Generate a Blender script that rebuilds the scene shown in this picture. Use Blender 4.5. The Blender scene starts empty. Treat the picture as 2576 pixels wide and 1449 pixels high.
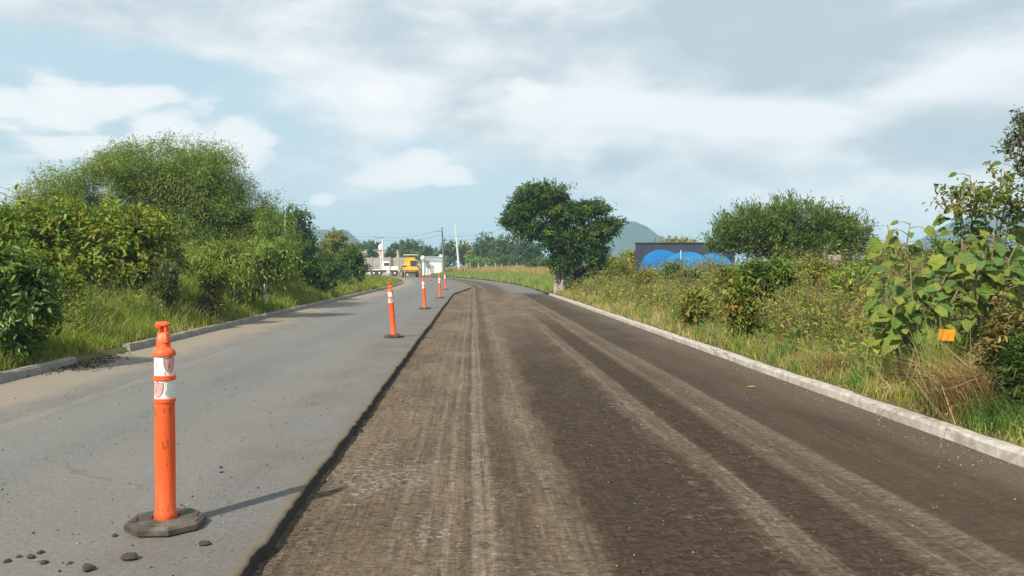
import bpy, math, random
import numpy as np
from mathutils import Vector, Matrix

random.seed(7)
RNG = np.random.default_rng(7)
scene = bpy.context.scene
COL = scene.collection

# ------------------------------------------------------------------ camera
CAM_H = 1.40
PITCH = math.atan(51.5 / 2088.0)
cam_data = bpy.data.cameras.new("camera")
cam_data.sensor_width = 36.0
cam_data.lens = 36.0 * 830.0 / 1024.0
cam_data.clip_start = 0.05
cam_data.clip_end = 20000.0
cam = bpy.data.objects.new("camera", cam_data)
cam.location = (0, 0, CAM_H)
cam.rotation_euler = (math.pi / 2 - PITCH, 0, 0)
COL.objects.link(cam)
scene.camera = cam

# ------------------------------------------------------------------ look
scene.view_settings.view_transform = 'Standard'
scene.view_settings.look = 'None'
scene.view_settings.gamma = 1.0
scene.view_settings.use_curve_mapping = False
scene.view_settings.exposure = 0.48
scene.cycles.use_denoising = True
scene.cycles.max_bounces = 6
scene.cycles.diffuse_bounces = 3
scene.cycles.glossy_bounces = 2
scene.cycles.transmission_bounces = 3
scene.cycles.volume_bounces = 0
scene.cycles.transparent_max_bounces = 6

# ------------------------------------------------------------------ shader helper
class NT:
    """small wrapper to write node trees as expressions"""
    def __init__(self, tree):
        self.t = tree; self.n = tree.nodes; self.l = tree.links
    def put(self, sock, v):
        if isinstance(v, bpy.types.NodeSocket):
            self.l.new(v, sock)
        elif isinstance(v, (tuple, list)) and len(v) == 3 and sock.type == 'RGBA':
            sock.default_value = (*v, 1.0)
        else:
            sock.default_value = v
    def m(self, op, a, b=0.0, c=None, clamp=False):
        nd = self.n.new('ShaderNodeMath'); nd.operation = op; nd.use_clamp = clamp
        self.put(nd.inputs[0], a); self.put(nd.inputs[1], b)
        if c is not None: self.put(nd.inputs[2], c)
        return nd.outputs[0]
    def add(self, *a):
        r = a[0]
        for x in a[1:]: r = self.m('ADD', r, x)
        return r
    def sub(self, a, b): return self.m('SUBTRACT', a, b)
    def mul(self, *a):
        r = a[0]
        for x in a[1:]: r = self.m('MULTIPLY', r, x)
        return r
    def mx(self, a, b): return self.m('MAXIMUM', a, b)
    def mn(self, a, b): return self.m('MINIMUM', a, b)
    def clamp(self, a): return self.m('ADD', a, 0.0, clamp=True)
    def inv(self, a): return self.m('SUBTRACT', 1.0, a, clamp=True)
    def ss(self, lo, hi, v):
        nd = self.n.new('ShaderNodeMapRange'); nd.interpolation_type = 'SMOOTHSTEP'
        self.put(nd.inputs['Value'], v)
        nd.inputs['From Min'].default_value = lo; nd.inputs['From Max'].default_value = hi
        return nd.outputs['Result']
    def band(self, v, c, w, soft):
        d = self.m('ABSOLUTE', self.sub(v, c))
        nd = self.n.new('ShaderNodeMapRange'); nd.interpolation_type = 'SMOOTHSTEP'
        self.put(nd.inputs['Value'], d)
        nd.inputs['From Min'].default_value = w; nd.inputs['From Max'].default_value = w + soft
        nd.inputs['To Min'].default_value = 1.0; nd.inputs['To Max'].default_value = 0.0
        return nd.outputs['Result']
    def comb(self, x, y, z):
        nd = self.n.new('ShaderNodeCombineXYZ')
        for i, v in enumerate((x, y, z)): self.put(nd.inputs[i], v)
        return nd.outputs[0]
    def sep(self, v):
        nd = self.n.new('ShaderNodeSeparateXYZ'); self.l.new(v, nd.inputs[0]); return nd.outputs
    def noise(self, vec, scale=1.0, detail=3.0, rough=0.55, dist=0.0):
        nd = self.n.new('ShaderNodeTexNoise')
        if vec is not None: self.l.new(vec, nd.inputs['Vector'])
        nd.inputs['Scale'].default_value = scale; nd.inputs['Detail'].default_value = detail
        nd.inputs['Roughness'].default_value = rough; nd.inputs['Distortion'].default_value = dist
        return nd.outputs['Fac']
    def voro(self, vec, scale=1.0):
        nd = self.n.new('ShaderNodeTexVoronoi'); self.l.new(vec, nd.inputs['Vector'])
        nd.inputs['Scale'].default_value = scale
        return nd.outputs['Distance'], nd.outputs['Color']
    def mix(self, f, a, b):
        nd = self.n.new('ShaderNodeMix'); nd.data_type = 'RGBA'; nd.clamp_factor = True
        self.put(nd.inputs[0], f); self.put(nd.inputs[6], a); self.put(nd.inputs[7], b)
        return nd.outputs[2]
    def vscale(self, v, s):
        nd = self.n.new('ShaderNodeVectorMath'); nd.operation = 'MULTIPLY'
        self.l.new(v, nd.inputs[0]); nd.inputs[1].default_value = s
        return nd.outputs[0]
    def bump(self, h, strength=0.3, dist=0.02):
        nd = self.n.new('ShaderNodeBump'); self.l.new(h, nd.inputs['Height'])
        nd.inputs['Strength'].default_value = strength; nd.inputs['Distance'].default_value = dist
        return nd.outputs[0]

# ------------------------------------------------------------------ sky
SUN_TO = Vector((0.70, 1.04, -1.12)).normalized()      # direction in which the light travels
SUN_EL = math.asin(-SUN_TO.z)
SUN_AZ = math.atan2(-SUN_TO.x, -SUN_TO.y)
world = bpy.data.worlds.new("World")
scene.world = world
world.use_nodes = True
wt = NT(world.node_tree)
wt.n.clear()
w_out = wt.n.new('ShaderNodeOutputWorld')
w_bg = wt.n.new('ShaderNodeBackground'); w_bg.inputs['Strength'].default_value = 0.082
wt.l.new(w_bg.outputs[0], w_out.inputs['Surface'])
sky = wt.n.new('ShaderNodeTexSky'); sky.sky_type = 'NISHITA'; sky.sun_disc = False
sky.sun_elevation = SUN_EL; sky.sun_rotation = SUN_AZ % (2 * math.pi)
sky.air_density = 1.0; sky.dust_density = 1.5; sky.ozone_density = 1.0
tc = wt.n.new('ShaderNodeTexCoord')
dirv = tc.outputs['Generated']
dx, dy, dz = wt.sep(dirv)
az = wt.m('ARCTAN2', dx, dy)
el = wt.m('ARCSINE', dz)
def sky_blob(x, y, rx, ry):
    """1 at the centre of an elliptical patch of the sky (measured in azimuth and elevation), 0 at its rim"""
    a0 = math.atan((x - 1288) / 2088); e0 = math.atan((673 - y) / 2088)
    a = wt.m('DIVIDE', wt.sub(az, a0), rx / 2088.0)
    e = wt.m('DIVIDE', wt.sub(el, e0), ry / 2088.0)
    return wt.m('SUBTRACT', 1.0, wt.m('SQRT', wt.add(wt.mul(a, a), wt.mul(e, e))))
def bsum(lst):
    r = None
    for (x, y, rx, ry, k) in lst:
        b = wt.mul(wt.m('MAXIMUM', sky_blob(x, y, rx, ry), 0.0), k)
        r = b if r is None else wt.add(r, b)
    return r
flat = wt.vscale(dirv, (1.0, 1.0, 2.6))
n_big = wt.noise(flat, 2.3, 5.0, 0.55, 0.3)
n_mid = wt.noise(flat, 5.5, 6.0, 0.6, 0.2)
n_fine = wt.noise(flat, 11.0, 7.0, 0.62)
# soft deck
bias = bsum([(1700, 60, 1300, 260, 0.42), (2300, 330, 900, 300, 0.40), (1500, 330, 420, 190, 0.30), (200, 0, 900, 190, 0.40),
             (420, 215, 470, 105, -0.30), (690, 320, 270, 90, -0.26), (1060, 360, 170, 60, -0.18), (1020, 260, 420, 120, 0.30), (700, 90, 620, 130, 0.22), (950, 580, 620, 90, -0.20), (560, 470, 320, 110, -0.20),
             (1250, 500, 260, 110, -0.16)])
cover = wt.ss(0.34, 0.66, wt.add(wt.mul(n_big, 0.6), wt.mul(n_mid, 0.42), wt.mul(wt.sub(n_fine, 0.5), 0.10), bias))
lum = wt.add(wt.mul(n_mid, 0.65), wt.mul(n_big, 0.35), wt.mul(wt.sub(n_fine, 0.5), 0.40),
             bsum([(1900, 120, 640, 190, -0.34), (2420, 420, 330, 110, -0.20), (1000, 60, 420, 130, -0.12), (2150, 215, 420, 70, -0.16),
                   (1430, 255, 280, 70, 0.34), (1750, 310, 520, 80, 0.34), (2480, 230, 420, 80, 0.34), (2000, 500, 700, 90, 0.12),
                   (930, 240, 240, 60, 0.22)]))
lumr = wt.ss(0.26, 0.70, lum)
deck_col = wt.mix(lumr, (4.75, 5.6, 6.1), (8.6, 8.75, 8.8))
# cumulus heaps
cum_d = wt.add(wt.mul(wt.sub(n_mid, 0.5), 1.5), wt.mul(wt.sub(n_fine, 0.5), 1.3))
def heap(lst):
    r = None
    for (x, y, rx, ry) in lst:
        b = sky_blob(x, y, rx, ry)
        r = b if r is None else wt.mx(r, b)
    return r
hp = heap([(330, 290, 120, 55), (170, 300, 130, 60), (130, 345, 230, 80), (260, 310, 170, 80), (400, 350, 150, 75), (610, 375, 110, 62), (540, 400, 160, 45), (20, 330, 150, 60), (250, 400, 330, 45),
           (1010, 445, 130, 46), (1060, 425, 70, 46), (1120, 450, 90, 34), (960, 455, 90, 26), (810, 508, 40, 20),
           (950, 245, 90, 50), (1340, 235, 100, 50)])
cum = wt.ss(0.0, 0.36, wt.add(hp, cum_d))
cum_col = wt.mix(wt.ss(0.0, 0.9, wt.add(hp, wt.mul(cum_d, 0.6))), (7.9, 8.25, 8.45), (8.95, 9.0, 9.0))
# pale veil over the clear sky, thicker towards the horizon
veil = wt.mix(wt.ss(0.0, 0.22, el), (6.0, 7.1, 7.65), (5.2, 6.85, 7.7))
blue = wt.mix(0.86, sky.outputs[0], veil)
c1 = wt.mix(wt.mul(cover, 0.92), blue, deck_col)
c2 = wt.mix(wt.mul(cum, 0.95), c1, cum_col)
wt.l.new(c2, w_bg.inputs['Color'])

# ------------------------------------------------------------------ sun
sun_data = bpy.data.lights.new("sun", 'SUN')
sun_data.energy = 5.0
sun_data.angle = math.radians(0.7)
sun_data.color = (1.0, 0.91, 0.76)
sun = bpy.data.objects.new("sun", sun_data)
sun.rotation_euler = SUN_TO.to_track_quat('-Z', 'Y').to_euler()
sun.location = (-20, -30, 40)
COL.objects.link(sun)

# ------------------------------------------------------------------ placing helpers
F_PX = 2088.0
def W(x, y, d):
    """point at forward distance d (m) that the camera sees in direction (x, y)"""
    cx = (x - 1288) / F_PX; cy = (724.5 - y) / F_PX
    fy = math.cos(PITCH) + cy * math.sin(PITCH); fz = -math.sin(PITCH) + cy * math.cos(PITCH)
    t = d / fy
    return Vector((cx * t, d, CAM_H + fz * t))
def GX(x, d): return (x - 1288) / F_PX * d
def depth_at(y, z=0.0): return (CAM_H - z) * F_PX / (y - 673.0)

HEAD = math.atan(98.0 / 2088.0); S0 = 55.0; RAD = 334.0
def P(s, u, z=0.0):
    """road coordinates: s metres along, u metres to the right of the camera's line"""
    if s <= S0:
        cxx, cyy, a = -math.sin(HEAD) * s, math.cos(HEAD) * s, HEAD
    else:
        b = (s - S0) / RAD; a = HEAD + b
        lx, ly = RAD * (1 - math.cos(b)), RAD * math.sin(b)
        cxx = -math.sin(HEAD) * (S0 + ly) - math.cos(HEAD) * lx
        cyy = math.cos(HEAD) * (S0 + ly) - math.sin(HEAD) * lx
    return Vector((cxx + math.cos(a) * u, cyy + math.sin(a) * u, z))
def road_angle(s): return HEAD + (max(0.0, s - S0) / RAD)
def P_np(s, u):
    b = np.maximum(s - S0, 0) / RAD; a = HEAD + b
    ly = np.where(s > S0, RAD * np.sin(b), s - S0); lx = RAD * (1 - np.cos(b))
    cxx = -math.sin(HEAD) * (S0 + ly) - math.cos(HEAD) * lx
    cyy = math.cos(HEAD) * (S0 + ly) - math.sin(HEAD) * lx
    return cxx + np.cos(a) * u, cyy + np.sin(a) * u

def vnoise(Pn, freq=1.0, seed=0):
    """smooth value noise in 0..1 for an (N,3) array"""
    p = np.asarray(Pn, dtype=np.float64) * freq + seed * 17.31
    i = np.floor(p).astype(np.int64); f = p - i; f = f * f * (3 - 2 * f)
    def h(a, b, c):
        n = (a * 374761393 + b * 668265263 + c * 2147483647 + seed * 144665) & 0x7fffffff
        n = ((n ^ (n >> 13)) * 1274126177) & 0x7fffffff
        return ((n ^ (n >> 16)) & 0xffff) / 65535.0
    r = 0
    for ox in (0, 1):
        for oy in (0, 1):
            for oz in (0, 1):
                w = (f[:, 0] if ox else 1 - f[:, 0]) * (f[:, 1] if oy else 1 - f[:, 1]) * (f[:, 2] if oz else 1 - f[:, 2])
                r = r + w * h(i[:, 0] + ox, i[:, 1] + oy, i[:, 2] + oz)
    return r

# ------------------------------------------------------------------ object helpers
def tag(o, label=None, cat=None, group=None, kind=None):
    if label: o['label'] = label
    if cat: o['category'] = cat
    if group: o['group'] = group
    if kind: o['kind'] = kind
    return o
def link(name, me, material=None, parent=None, loc=None):
    o = bpy.data.objects.new(name, me)
    if material is not None and me is not None and len(me.materials) == 0: me.materials.append(material)
    COL.objects.link(o)
    if parent is not None: o.parent = parent
    if loc is not None: o.location = loc
    return o
def empty(name, loc, rz=0.0):
    o = bpy.data.objects.new(name, None); o.empty_display_size = 0.2
    COL.objects.link(o); o.location = loc; o.rotation_euler = (0, 0, rz)
    return o
def copy_tree(o, parent=None):
    c = o.copy(); COL.objects.link(c); c.parent = parent
    for ch in o.children: copy_tree(ch, c)
    return c
def np_mesh(name, V, F, col=None, uv=None, smooth=False):
    V = np.ascontiguousarray(V, dtype=np.float32); F = np.ascontiguousarray(F, dtype=np.int32)
    me = bpy.data.meshes.new(name)
    k = F.shape[1]; n = F.shape[0]
    me.vertices.add(len(V)); me.vertices.foreach_set('co', V.ravel())
    me.loops.add(n * k); me.loops.foreach_set('vertex_index', F.ravel())
    me.polygons.add(n); me.polygons.foreach_set('loop_start', np.arange(0, n * k, k, dtype=np.int32))
    if smooth: me.polygons.foreach_set('use_smooth', np.ones(n, dtype=bool))
    if col is not None:
        a = me.attributes.new('col', 'FLOAT_COLOR', 'FACE')
        c4 = np.ones((n, 4), dtype=np.float32); c4[:, :3] = col
        a.data.foreach_set('color', c4.ravel())
    if uv is not None:
        l = me.uv_layers.new(name='UVMap')
        l.data.foreach_set('uv', np.ascontiguousarray(uv[F.ravel()], dtype=np.float32).ravel())
    me.update(calc_edges=True)
    return me
class MB:
    """collects simple solids into one mesh"""
    def __init__(self): self.v = []; self.f = []; self.M = Matrix.Identity(4)
    def _add(self, vs, fs):
        b = len(self.v); self.v += [tuple(self.M @ Vector(p)) for p in vs]; self.f += [tuple(b + i for i in f) for f in fs]
        return self
    def box(self, c, s, bev=0.0, taper=(1, 1), rz=0.0):
        hx, hy, hz = s[0] / 2, s[1] / 2, s[2] / 2
        bev = min(bev, 0.45 * min(s))
        def ring(z, ix, iy, k=0.0):
            X, Y = hx * ix, hy * iy
            b = max(bev, 1e-4)
            return [(-X + b, -Y, z), (X - b, -Y, z), (X, -Y + b, z), (X, Y - b, z), (X - b, Y, z), (-X + b, Y, z), (-X, Y - b, z), (-X, -Y + b, z)]
        if bev <= 0:
            vs = [(-hx, -hy, -hz), (hx, -hy, -hz), (hx, hy, -hz), (-hx, hy, -hz)]
            vs += [(x * taper[0], y * taper[1], hz) for (x, y, z) in vs]
            fs = [(3, 2, 1, 0), (4, 5, 6, 7), (0, 1, 5, 4), (1, 2, 6, 5), (2, 3, 7, 6), (3, 0, 4, 7)]
        else:
            kx, ky = (hx - bev) / hx, (hy - bev) / hy
            R = [ring(-hz, kx, ky), ring(-hz + bev, 1, 1), ring(hz - bev, taper[0], taper[1]), ring(hz, taper[0] * kx, taper[1] * ky)]
            vs = sum(R, []); fs = [tuple(range(7, -1, -1)), tuple(range(24, 32))]
            for r in range(3):
                for i in range(8):
                    fs.append((r * 8 + i, r * 8 + (i + 1) % 8, r * 8 + 8 + (i + 1) % 8, r * 8 + 8 + i))
        ca, sa = math.cos(rz), math.sin(rz)
        vs = [(x * ca - y * sa + c[0], x * sa + y * ca + c[1], z + c[2]) for (x, y, z) in vs]
        return self._add(vs, fs)
    def lathe(self, prof, seg=20, axis='z', c=(0, 0, 0), cap=True):
        vs = []; fs = []
        for (r, z) in prof:
            for i in range(seg):
                a = 2 * math.pi * i / seg
                p = (r * math.cos(a), r * math.sin(a), z)
                if axis == 'x': p = (p[2], p[0], p[1])
                if axis == 'y': p = (p[1], p[2], p[0])
                vs.append((p[0] + c[0], p[1] + c[1], p[2] + c[2]))
        for k in range(len(prof) - 1):
            for i in range(seg):
                fs.append((k * seg + i, k * seg + (i + 1) % seg, (k + 1) * seg + (i + 1) % seg, (k + 1) * seg + i))
        if cap:
            fs.append(tuple(range(seg - 1, -1, -1))); fs.append(tuple((len(prof) - 1) * seg + i for i in range(seg)))
        return self._add(vs, fs)
    def tube(self, pts, rad, seg=6):
        pts = [Vector(p) for p in pts]; n = len(pts)
        if not hasattr(rad, '__len__'): rad = [rad] * n
        vs = []; fs = []
        for k in range(n):
            t = (pts[min(k + 1, n - 1)] - pts[max(k - 1, 0)])
            t = t.normalized() if t.length > 1e-9 else Vector((0, 0, 1))
            a = t.cross(Vector((0.13, 0.97, 0.21)));
            if a.length < 1e-3: a = t.cross(Vector((1, 0, 0)))
            a.normalize(); b = t.cross(a)
            for i in range(seg):
                q = 2 * math.pi * i / seg
                vs.append(tuple(pts[k] + (a * math.cos(q) + b * math.sin(q)) * rad[k]))
        for k in range(n - 1):
            for i in range(seg):
                fs.append((k * seg + i, k * seg + (i + 1) % seg, (k + 1) * seg + (i + 1) % seg, (k + 1) * seg + i))
        fs.append(tuple(range(seg - 1, -1, -1))); fs.append(tuple((n - 1) * seg + i for i in range(seg)))
        return self._add(vs, fs)
    def prism(self, poly, y0, y1):
        """polygon in xz, extruded along y"""
        n = len(poly); vs = [(x, y0, z) for x, z in poly] + [(x, y1, z) for x, z in poly]
        fs = [tuple(range(n)), tuple(range(2 * n - 1, n - 1, -1))] + [(i, i + n, (i + 1) % n + n, (i + 1) % n) for i in range(n)]
        return self._add(vs, fs)
    def mesh(self, name, smooth=False):
        me = bpy.data.meshes.new(name); me.from_pydata(self.v, [], self.f); me.validate()
        if smooth: me.polygons.foreach_set('use_smooth', np.ones(len(me.polygons), dtype=bool))
        me.update(); return me
    def build(self, name, material, parent=None, loc=None, smooth=False):
        me = self.mesh(name, smooth)
        if smooth:
            try: me.set_sharp_from_angle(angle=math.radians(40))
            except Exception: pass
        return link(name, me, material, parent, loc)

# ------------------------------------------------------------------ materials
def new_mat(name):
    m = bpy.data.materials.new(name); m.use_nodes = True
    t = NT(m.node_tree); b = t.n['Principled BSDF']
    return m, t, b
def rough_mat(name, c1, c2, scale=4.0, rough=0.85, bump=0.25, detail=5.0, spec=0.3, dirt=None, metal=0.0, bdist=0.01):
    m, t, b = new_mat(name)
    tcn = t.n.new('ShaderNodeTexCoord'); v = tcn.outputs['Object']
    n = t.noise(v, scale, detail, 0.6)
    c = t.mix(t.ss(0.3, 0.7, n), c1, c2)
    if dirt is not None:
        n2 = t.noise(v, scale * 0.45, 6.0, 0.7)
        c = t.mix(t.mul(t.ss(0.52, 0.68, n2), 0.8), c, dirt)
    t.put(b.inputs['Base Color'], c); b.inputs['Roughness'].default_value = rough
    b.inputs['Specular IOR Level'].default_value = spec; b.inputs['Metallic'].default_value = metal
    if bump > 0:
        t.l.new(t.bump(t.noise(v, scale * 6, 4.0, 0.6), bump, bdist), b.inputs['Normal'])
    return m
def leaf_mat(name, trans=0.35, rough=0.5, spec=0.3):
    m, t, b = new_mat(name)
    at = t.n.new('ShaderNodeAttribute'); at.attribute_name = 'col'
    t.l.new(at.outputs['Color'], b.inputs['Base Color'])
    b.inputs['Roughness'].default_value = rough; b.inputs['Specular IOR Level'].default_value = spec
    tr = t.n.new('ShaderNodeBsdfTranslucent')
    hs = t.n.new('ShaderNodeHueSaturation'); hs.inputs['Saturation'].default_value = 1.1; hs.inputs['Value'].default_value = 1.15
    t.l.new(at.outputs['Color'], hs.inputs['Color']); t.l.new(hs.outputs[0], tr.inputs['Color'])
    mx = t.n.new('ShaderNodeMixShader'); mx.inputs[0].default_value = trans
    t.l.new(b.outputs[0], mx.inputs[1]); t.l.new(tr.outputs[0], mx.inputs[2])
    t.l.new(mx.outputs[0], t.n['Material Output'].inputs['Surface'])
    return m
M = {}
M['leaf'] = leaf_mat('leaf', 0.35, 0.55, 0.25)
M['gloss_leaf'] = leaf_mat('gloss_leaf', 0.30, 0.38, 0.4)
M['grass'] = leaf_mat('grass', 0.35, 0.6, 0.2)
M['bark'] = rough_mat('bark', (0.13, 0.10, 0.075), (0.24, 0.20, 0.16), 9.0, 0.95, 0.6, bdist=0.03)
M['pale_bark'] = rough_mat('pale_bark', (0.26, 0.22, 0.18), (0.40, 0.36, 0.30), 7.0, 0.95, 0.5, bdist=0.03)
M['stem'] = rough_mat('stem', (0.14, 0.12, 0.06), (0.22, 0.18, 0.09), 12.0, 0.8, 0.2)
M['orange'] = rough_mat('orange_plastic', (0.80, 0.13, 0.025), (0.88, 0.18, 0.035), 3.0, 0.42, 0.05, spec=0.4, dirt=None)
def scuffed_orange():
    m, t, b = new_mat('scuffed_orange_plastic')
    v = t.n.new('ShaderNodeTexCoord').outputs['Object']
    base = t.mix(t.noise(v, 5.0, 3.0), (0.76, 0.085, 0.016), (0.84, 0.13, 0.028))
    sp = t.noise(t.vscale(v, (1, 1, 0.45)), 34.0, 3.0, 0.6)
    scr = t.noise(t.vscale(v, (1.0, 1.0, 0.3)), 13.0, 6.0, 0.75, 1.2)
    z = t.sep(v)[2]
    low = t.m('SUBTRACT', 1.0, t.ss(0.05, 0.38, z))
    d = t.clamp(t.add(t.mul(t.ss(0.61, 0.65, sp), 0.9), t.mul(t.ss(0.585, 0.62, scr), 0.8), t.mul(low, t.ss(0.46, 0.58, scr), 0.7)))
    grime = t.mul(t.ss(0.42, 0.75, t.noise(t.vscale(v, (1, 1, 0.25)), 22.0, 5.0, 0.7)), 0.30)
    base = t.mix(grime, base, (0.42, 0.10, 0.04))
    t.put(b.inputs['Base Color'], t.mix(t.mul(d, 0.62), base, (0.16, 0.05, 0.025)))
    b.inputs['Roughness'].default_value = 0.45; b.inputs['Specular IOR Level'].default_value = 0.35
    t.l.new(t.bump(t.noise(v, 60, 3), 0.08, 0.004), b.inputs['Normal'])
    return m
M['orange'] = scuffed_orange()
M['rubber'] = rough_mat('black_rubber', (0.045, 0.040, 0.034), (0.095, 0.082, 0.066), 9.0, 0.85, 0.3, dirt=(0.16, 0.13, 0.10))
M['band'] = rough_mat('white_reflective_sheet', (0.74, 0.74, 0.74), (0.82, 0.82, 0.82), 14.0, 0.35, 0.02, dirt=(0.55, 0.54, 0.53))
M['pink'] = rough_mat('faded_pink_print', (0.62, 0.27, 0.27), (0.70, 0.40, 0.38), 22.0, 0.45, 0.0)
M['ink'] = rough_mat('dark_print', (0.03, 0.03, 0.035), (0.06, 0.05, 0.05), 20.0, 0.5, 0.0)
M['kerb_white'] = rough_mat('white_painted_concrete', (0.31, 0.28, 0.25), (0.50, 0.465, 0.42), 7.0, 0.9, 0.6, dirt=(0.20, 0.165, 0.13))
M['kerb_grey'] = rough_mat('weathered_concrete', (0.20, 0.185, 0.16), (0.31, 0.29, 0.25), 5.0, 0.92, 0.5, dirt=(0.15, 0.125, 0.10))
M['chunk'] = rough_mat('broken_asphalt', (0.032, 0.028, 0.026), (0.095, 0.080, 0.070), 30.0, 0.95, 0.6)
M['pebble'] = rough_mat('pebble', (0.09, 0.08, 0.07), (0.28, 0.25, 0.21), 2.5, 0.95, 0.3)
M['yellow'] = rough_mat('yellow_paint', (0.62, 0.36, 0.03), (0.75, 0.46, 0.05), 2.0, 0.45, 0.05, dirt=(0.42, 0.27, 0.07))
M['cream'] = rough_mat('cream_paint', (0.60, 0.55, 0.42), (0.72, 0.67, 0.54), 2.0, 0.5, 0.05)
M['white'] = rough_mat('white_paint', (0.70, 0.69, 0.66), (0.82, 0.81, 0.78), 2.0, 0.5, 0.05, dirt=(0.52, 0.47, 0.40))
M['black'] = rough_mat('dark_metal', (0.02, 0.02, 0.022), (0.05, 0.045, 0.04), 3.0, 0.6, 0.1)
M['grille'] = rough_mat('grille', (0.06, 0.05, 0.045), (0.10, 0.08, 0.07), 8.0, 0.6, 0.1)
M['tyre'] = rough_mat('tyre', (0.025, 0.023, 0.02), (0.07, 0.06, 0.05), 6.0, 0.9, 0.3)
M['glass'] = rough_mat('dark_glass', (0.03, 0.04, 0.05), (0.06, 0.07, 0.08), 2.0, 0.12, 0.0, spec=0.6)
M['concrete'] = rough_mat('pole_concrete', (0.55, 0.53, 0.49), (0.70, 0.68, 0.64), 3.0, 0.9, 0.2)
M['wood'] = rough_mat('old_wood', (0.10, 0.085, 0.07), (0.20, 0.17, 0.14), 6.0, 0.9, 0.3)
M['wire'] = rough_mat('wire', (0.08, 0.08, 0.08), (0.12, 0.12, 0.12), 3.0, 0.6, 0.0)
M['wall_dark'] = rough_mat('dark_painted_wall', (0.030, 0.036, 0.062), (0.050, 0.058, 0.088), 1.2, 0.9, 0.2, dirt=(0.075, 0.07, 0.075))
M['blue'] = rough_mat('blue_mural_paint', (0.02, 0.20, 0.52), (0.03, 0.27, 0.62), 1.0, 0.7, 0.1)
M['deep_blue'] = rough_mat('deep_blue_mural_paint', (0.012, 0.15, 0.46), (0.02, 0.21, 0.55), 1.0, 0.7, 0.1)
M['wall_white'] = rough_mat('whitewashed_wall', (0.66, 0.65, 0.63), (0.80, 0.79, 0.78), 0.8, 0.9, 0.2, dirt=(0.36, 0.36, 0.37))
M['sheet'] = rough_mat('grey_sheet_metal', (0.24, 0.29, 0.31), (0.34, 0.39, 0.41), 1.0, 0.5, 0.1)
M['stone_wall'] = rough_mat('grey_block_wall', (0.26, 0.235, 0.20), (0.40, 0.36, 0.31), 0.9, 0.95, 0.3, dirt=(0.17, 0.15, 0.13))
M['plaster'] = rough_mat('tan_plaster', (0.44, 0.37, 0.29), (0.56, 0.48, 0.39), 0.7, 0.95, 0.2, dirt=(0.30, 0.24, 0.19))
M['orange_card'] = rough_mat('orange_card', (0.66, 0.24, 0.015), (0.80, 0.34, 0.03), 18.0, 0.5, 0.0, dirt=(0.40, 0.16, 0.02))
M['hill'] = rough_mat('wooded_hill', (0.022, 0.050, 0.022), (0.060, 0.095, 0.040), 0.05, 0.95, 0.8, detail=8.0, bdist=8.0)
# ------------------------------------------------------------------ ground
def ground_mat():
    m, t, b = new_mat('earth_with_weeds')
    v = t.n.new('ShaderNodeTexCoord').outputs['Object']
    n1 = t.noise(v, 0.35, 6.0, 0.65); n2 = t.noise(v, 6.0, 5.0, 0.7)
    c = t.mix(t.ss(0.35, 0.65, n1), (0.060, 0.075, 0.022), (0.13, 0.115, 0.045))
    c = t.mix(t.mul(t.ss(0.5, 0.75, n2), 0.7), c, (0.17, 0.125, 0.075))
    t.put(b.inputs['Base Color'], c); b.inputs['Roughness'].default_value = 1.0; b.inputs['Specular IOR Level'].default_value = 0.1
    t.l.new(t.bump(n2, 0.6, 0.06), b.inputs['Normal'])
    return m
M['ground'] = ground_mat()
g = MB(); g._add([(-3200, -400, -0.30), (3200, -400, -0.30), (3200, 4200, -0.30), (-3200, 4200, -0.30)], [(0, 1, 2, 3)])
tag(g.build('ground', M['ground']), kind='structure')

U_L, U_R, U_E = -5.70, 4.08, -1.07      # left kerb, right kerb, edge between old asphalt and the milled lane
Z_MILL = -0.085

def verge_z(s, u):
    """height of the verge surface, numpy arrays"""
    p = np.stack([s * 1.0, u * 1.0, s * 0], axis=1)
    bump = (vnoise(p, 0.55, 3) - 0.5) * 0.16 + (vnoise(p, 1.7, 4) - 0.5) * 0.06
    out = np.where(u > 0, u - U_R - 0.15, U_L - 0.15 - u)
    ramp = np.clip(out / 1.5, 0, 1)
    rise = np.where(u > 0, 0.30 * np.clip(out / 6, 0, 1) + 0.75 * np.clip((s - 60) / 50, 0, 1) * np.clip(out / 12, 0, 1), 0.22 * np.clip(out / 4, 0, 1))
    z = np.where(u > 0, 0.0, 0.075) + bump * ramp + rise
    return z
def strip(name, us, ss, zf, material, uv=True, smooth=True):
    us = np.asarray(us, float); ss = np.asarray(ss, float)
    S, Uu = np.meshgrid(ss, us, indexing='ij'); s = S.ravel(); u = Uu.ravel()
    x, y = P_np(s, u); z = zf(s, u)
    V = np.stack([x, y, z], axis=1)
    nu, ns = len(us), len(ss)
    i = np.arange(ns - 1)[:, None] * nu + np.arange(nu - 1)[None, :]
    i = i.ravel(); F = np.stack([i, i + 1, i + nu + 1, i + nu], axis=1)
    me = np_mesh(name, V, F, uv=np.stack([u, s], axis=1), smooth=smooth)
    return link(name, me, material)
ss_v = np.concatenate([np.arange(-6, 60, 0.5), np.arange(60, 262, 2.0)])
u_out = np.array([-0.095, 0.0, 0.25, 0.5, 0.8, 1.2, 1.6, 2.0, 2.5, 3, 4, 5, 6, 8, 10, 14, 18, 25, 35, 50, 70])
def vz_edge(s, u):
    z = verge_z(s, u); o = np.where(u > 0, u - U_R - 0.12, U_L - 0.12 - u)
    z = np.where(o < -0.02, -0.004, z)
    return np.where(o > 60, -0.45, z)
tag(strip('verge', (U_L - 0.12 - u_out)[::-1], ss_v, vz_edge, M['ground']), kind='structure')
tag(strip('verge', U_R + 0.12 + u_out, ss_v, vz_edge, M['ground']), kind='structure')

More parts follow.
